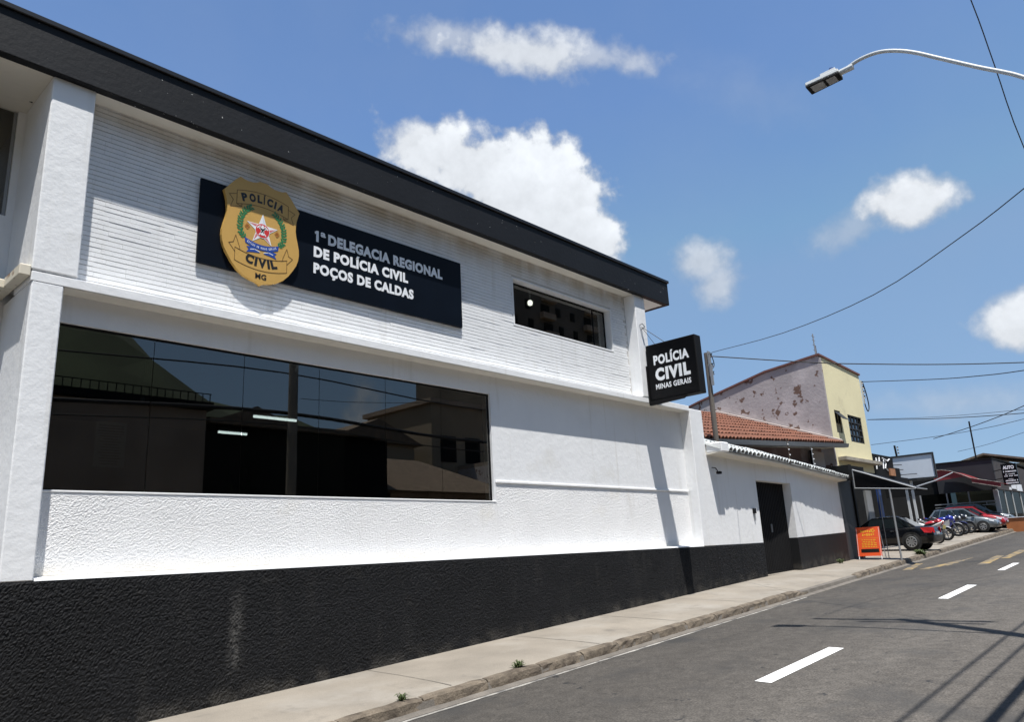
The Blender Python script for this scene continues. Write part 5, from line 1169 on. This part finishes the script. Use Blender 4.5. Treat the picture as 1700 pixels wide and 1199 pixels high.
MB().hexa([(65.6, 12.5005, 5.55), (75, 12.5005, 5.55), (75, 15.7, 4.76), (65.6, 15.7, 4.76), (65.6, 12.5005, 5.70), (75, 12.5005, 5.70), (75, 15.7, 4.90), (65.6, 15.7, 4.90)]).build('roof', m_wood, fh)

# ================================================================== across the street (seen mirrored in the window)
oa = thing('opposite_building', (0, -2.2, -2), 'brown walled building across the street, mirrored in the left window panes', 'building')
MB().box(-14, 9.2, -8, -2.2, -3, 4.2).build('wall', m_brown, oa); MB().box(-14, 9.3, -8, -2.0, 4.2005, 4.40).build('cornice', m_dark, oa); MB().box(-14, 5.6, -14, -6, 4.41, 6.0).build('upper_wall', m_ochre, oa)
MB().prism([(-14, -5.5, 6.0), (-14, -14.5, 6.0), (-14, -10, 7.2)], (20.0, 0, 0)).build('roof', m_wood, oa)
for xx in (-10, -6.5, -3, .5, 4.0): B(xx, xx + 1.6, -2.199, -2.15, -.2, 1.9).build('shutter', m_dark, oa)
ob = thing('opposite_workshop', (13, -2.6, -1.5), 'dark workshop across the street, mirrored in the middle window panes', 'building')
MB().box(9.35, 15.6, -12, -2.6, -2, 3.9).build('wall', m_dark, ob); MB().hexa([(9.32, -2.2, 3.9), (15.7, -2.2, 3.9), (15.7, -12, 5.2), (9.32, -12, 5.2), (9.32, -2.2, 4.05), (15.7, -2.2, 4.05), (15.7, -12, 5.35), (9.32, -12, 5.35)]).build('roof', m_wood, ob)
oc = thing('opposite_house', (18.5, -3, -1.2), 'hip roofed house across the street, mirrored in the right window panes', 'house')
MB().box(16.2, 21.5, -9, -3.2, -1.6, 2.3).build('wall', m_brown, oc)
MB().v.clear(); m = MB(); m.v = [(15.6, -9.6, 2.3), (22.1, -9.6, 2.3), (22.1, -2.6, 2.3), (15.6, -2.6, 2.3), (17.8, -6.1, 3.9), (19.9, -6.1, 3.9)]; m.f = [(3, 2, 5, 4), (2, 1, 5), (1, 0, 4, 5), (0, 3, 4), (0, 1, 2, 3)]; m.build('roof', m_wood, oc)
od = thing('opposite_tower', (24, -14, -1), 'tall plain block across the street, mirrored above the hip roof', 'building')
MB().box(26.2, 30.4, -18, -12.4, -2, 8.1).build('wall', m_ochre, od); MB().box(26.0, 30.6, -18.2, -12.2, 8.1005, 8.35).build('parapet', m_brown, od)
for zz in (2.2, 5.0):
    for xx in (26.8, 28.6): B(xx, xx + 1.1, -12.399, -12.35, zz, zz + 1.4).build('window', m_dark, od)
oe = thing('opposite_row', (40, -6, -1), 'long pale row of shops across the street, mirrored at the right window edge', 'building')
MB().box(28, 60, -16, -4, -1.5, 4.6).build('wall', m_mauve, oe); MB().box(28, 60, -16.2, -3.8, 4.6005, 4.8).build('parapet', m_brown, oe)
for xx in range(29, 59, 4): B(xx, xx + 2.6, -3.999, -3.9, -.6, 2.2).build('shutter', m_dark, oe)
hl = MB(); nx_, ny_ = 90, 20
rh_ = random.Random(2); HX = [-300, 0, 30, 50, 59, 67, 79, 93, 120, 160, 250, 500]; HZ = [42, 66, 62, 52, 45, 40, 36, 34, 29, 24, 19, 10]
def hz_(x):
    for k in range(len(HX) - 1):
        if x <= HX[k + 1]: return lerp(HZ[k], HZ[k + 1], (x - HX[k]) / (HX[k + 1] - HX[k]))
    return 12
for i in range(nx_ + 1):
    for j in range(ny_ + 1):
        x = -300 + 780 * i / nx_; y = -62 - 180 * j / ny_; b = math.sin(math.pi * j / ny_) ** 1.8
        hl.v.append((x, y, -8 + (hz_(x) + 8) * b + 1.6 * b * math.sin(x * .13 + j) + 1.8 * b * rh_.random()))
for i in range(nx_):
    for j in range(ny_): k = i * (ny_ + 1) + j; hl.f.append((k, k + ny_ + 1, k + ny_ + 2, k + 1))
tag(hl.build('hill', m_hill, fix=False), kind='structure')

for i, (x, y, w, d, z1, lab) in enumerate(((38, -62, 13, 10, 13.5, 'pale apartment block far behind the opposite roofs, mirrored beside the pole'), (62, -84, 16, 11, 15.5, 'wide grey apartment block far behind the opposite roofs, mirrored mid window'), (14, -70, 10, 9, 17.5, 'narrow apartment block on the hillside, mirrored at upper left'))):
    t = thing('apartment_block', (x, y, -3), lab, 'building', 'apartment blocks behind the opposite street')
    MB().box(x - w / 2, x + w / 2, y - d, y, -4, z1).build('wall', (m_cream, m_mauve, m_conc)[i], t); MB().box(x - w / 2 - .2, x + w / 2 + .2, y - d - .2, y + .2, z1 + .0005, z1 + .6).build('parapet', m_brown, t)
    for fl in range(int((z1 - 2) / 3)):
        for k in range(int(w / 2.6)):
            xx = x - w / 2 + .9 + k * 2.6; B(xx, xx + 1.3, y + .001, y + .05, .6 + fl * 3, 1.9 + fl * 3).build('window', m_dark, t)

t = thing('apartment_tower', (80, -43, -3), 'tall apartment tower across the street, mirrored in the small upper window', 'building', 'apartment blocks behind the opposite street')
m_tower = mat('tower_render', (.10, .088, .075), .9, var=.35, vscale=.25)
MB().box(62, 98, -56, -43, -4, 44).build('wall', m_tower, t); MB().box(61.8, 98.2, -56.2, -42.8, 44.0005, 45).build('parapet', m_dark, t)
for fl in range(9, 14):
    for k in range(11):
        xx = 63.5 + k * 3.1 + (.5 if fl % 2 else 0); zz = .8 + fl * 2.5; B(xx, xx + (.9 if k % 3 else 1.7), -42.999, -42.9, zz, zz + 1.2).build('window', m_dark, t)
        if k % 3 == 0: B(xx - .4, xx + 2.2, -42.89, -42.2, zz - .9, zz - .1).build('balcony', m_brown, t)
for i, (x, w, h, gz_) in enumerate(((16.4, 6.5, 5.4, 1.5), (23.0, 5.0, 5.8, 1.2))):
    t = thing('opposite_shed', (x, -12, -1.5), ('brown' if i == 0 else 'ochre') + ' gabled shed across the street, mirrored in the middle panes', 'shed', 'gabled sheds across the street')
    MB().box(x - w / 2, x + w / 2, -22, -13, -2, h).build('wall', (m_brown, m_ochre)[i], t); MB().prism([(x - w / 2 - .4, -12.7, h), (x + w / 2 + .4, -12.7, h), (x, -12.7, h + gz_)], (0, -9.6, 0)).build('roof', m_wood, t)
    B(x - 1, x + 1, -12.999, -12.95, h - 2.2, h - .9).build('window', m_dark, t)
rw = thing('opposite_railing', (0, -2.1, 4.4), 'spiked railing along the opposite cornice, mirrored in the left panes', 'railing')
q = MB()
for k in range(90): q.box(-8.6 + k * .2, -8.58 + k * .2, -2.07, -2.05, 4.4005, 4.62)
q.box(-8.7, 9.25, -2.075, -2.045, 4.6205, 4.64).build('spikes', m_blackm, rw)
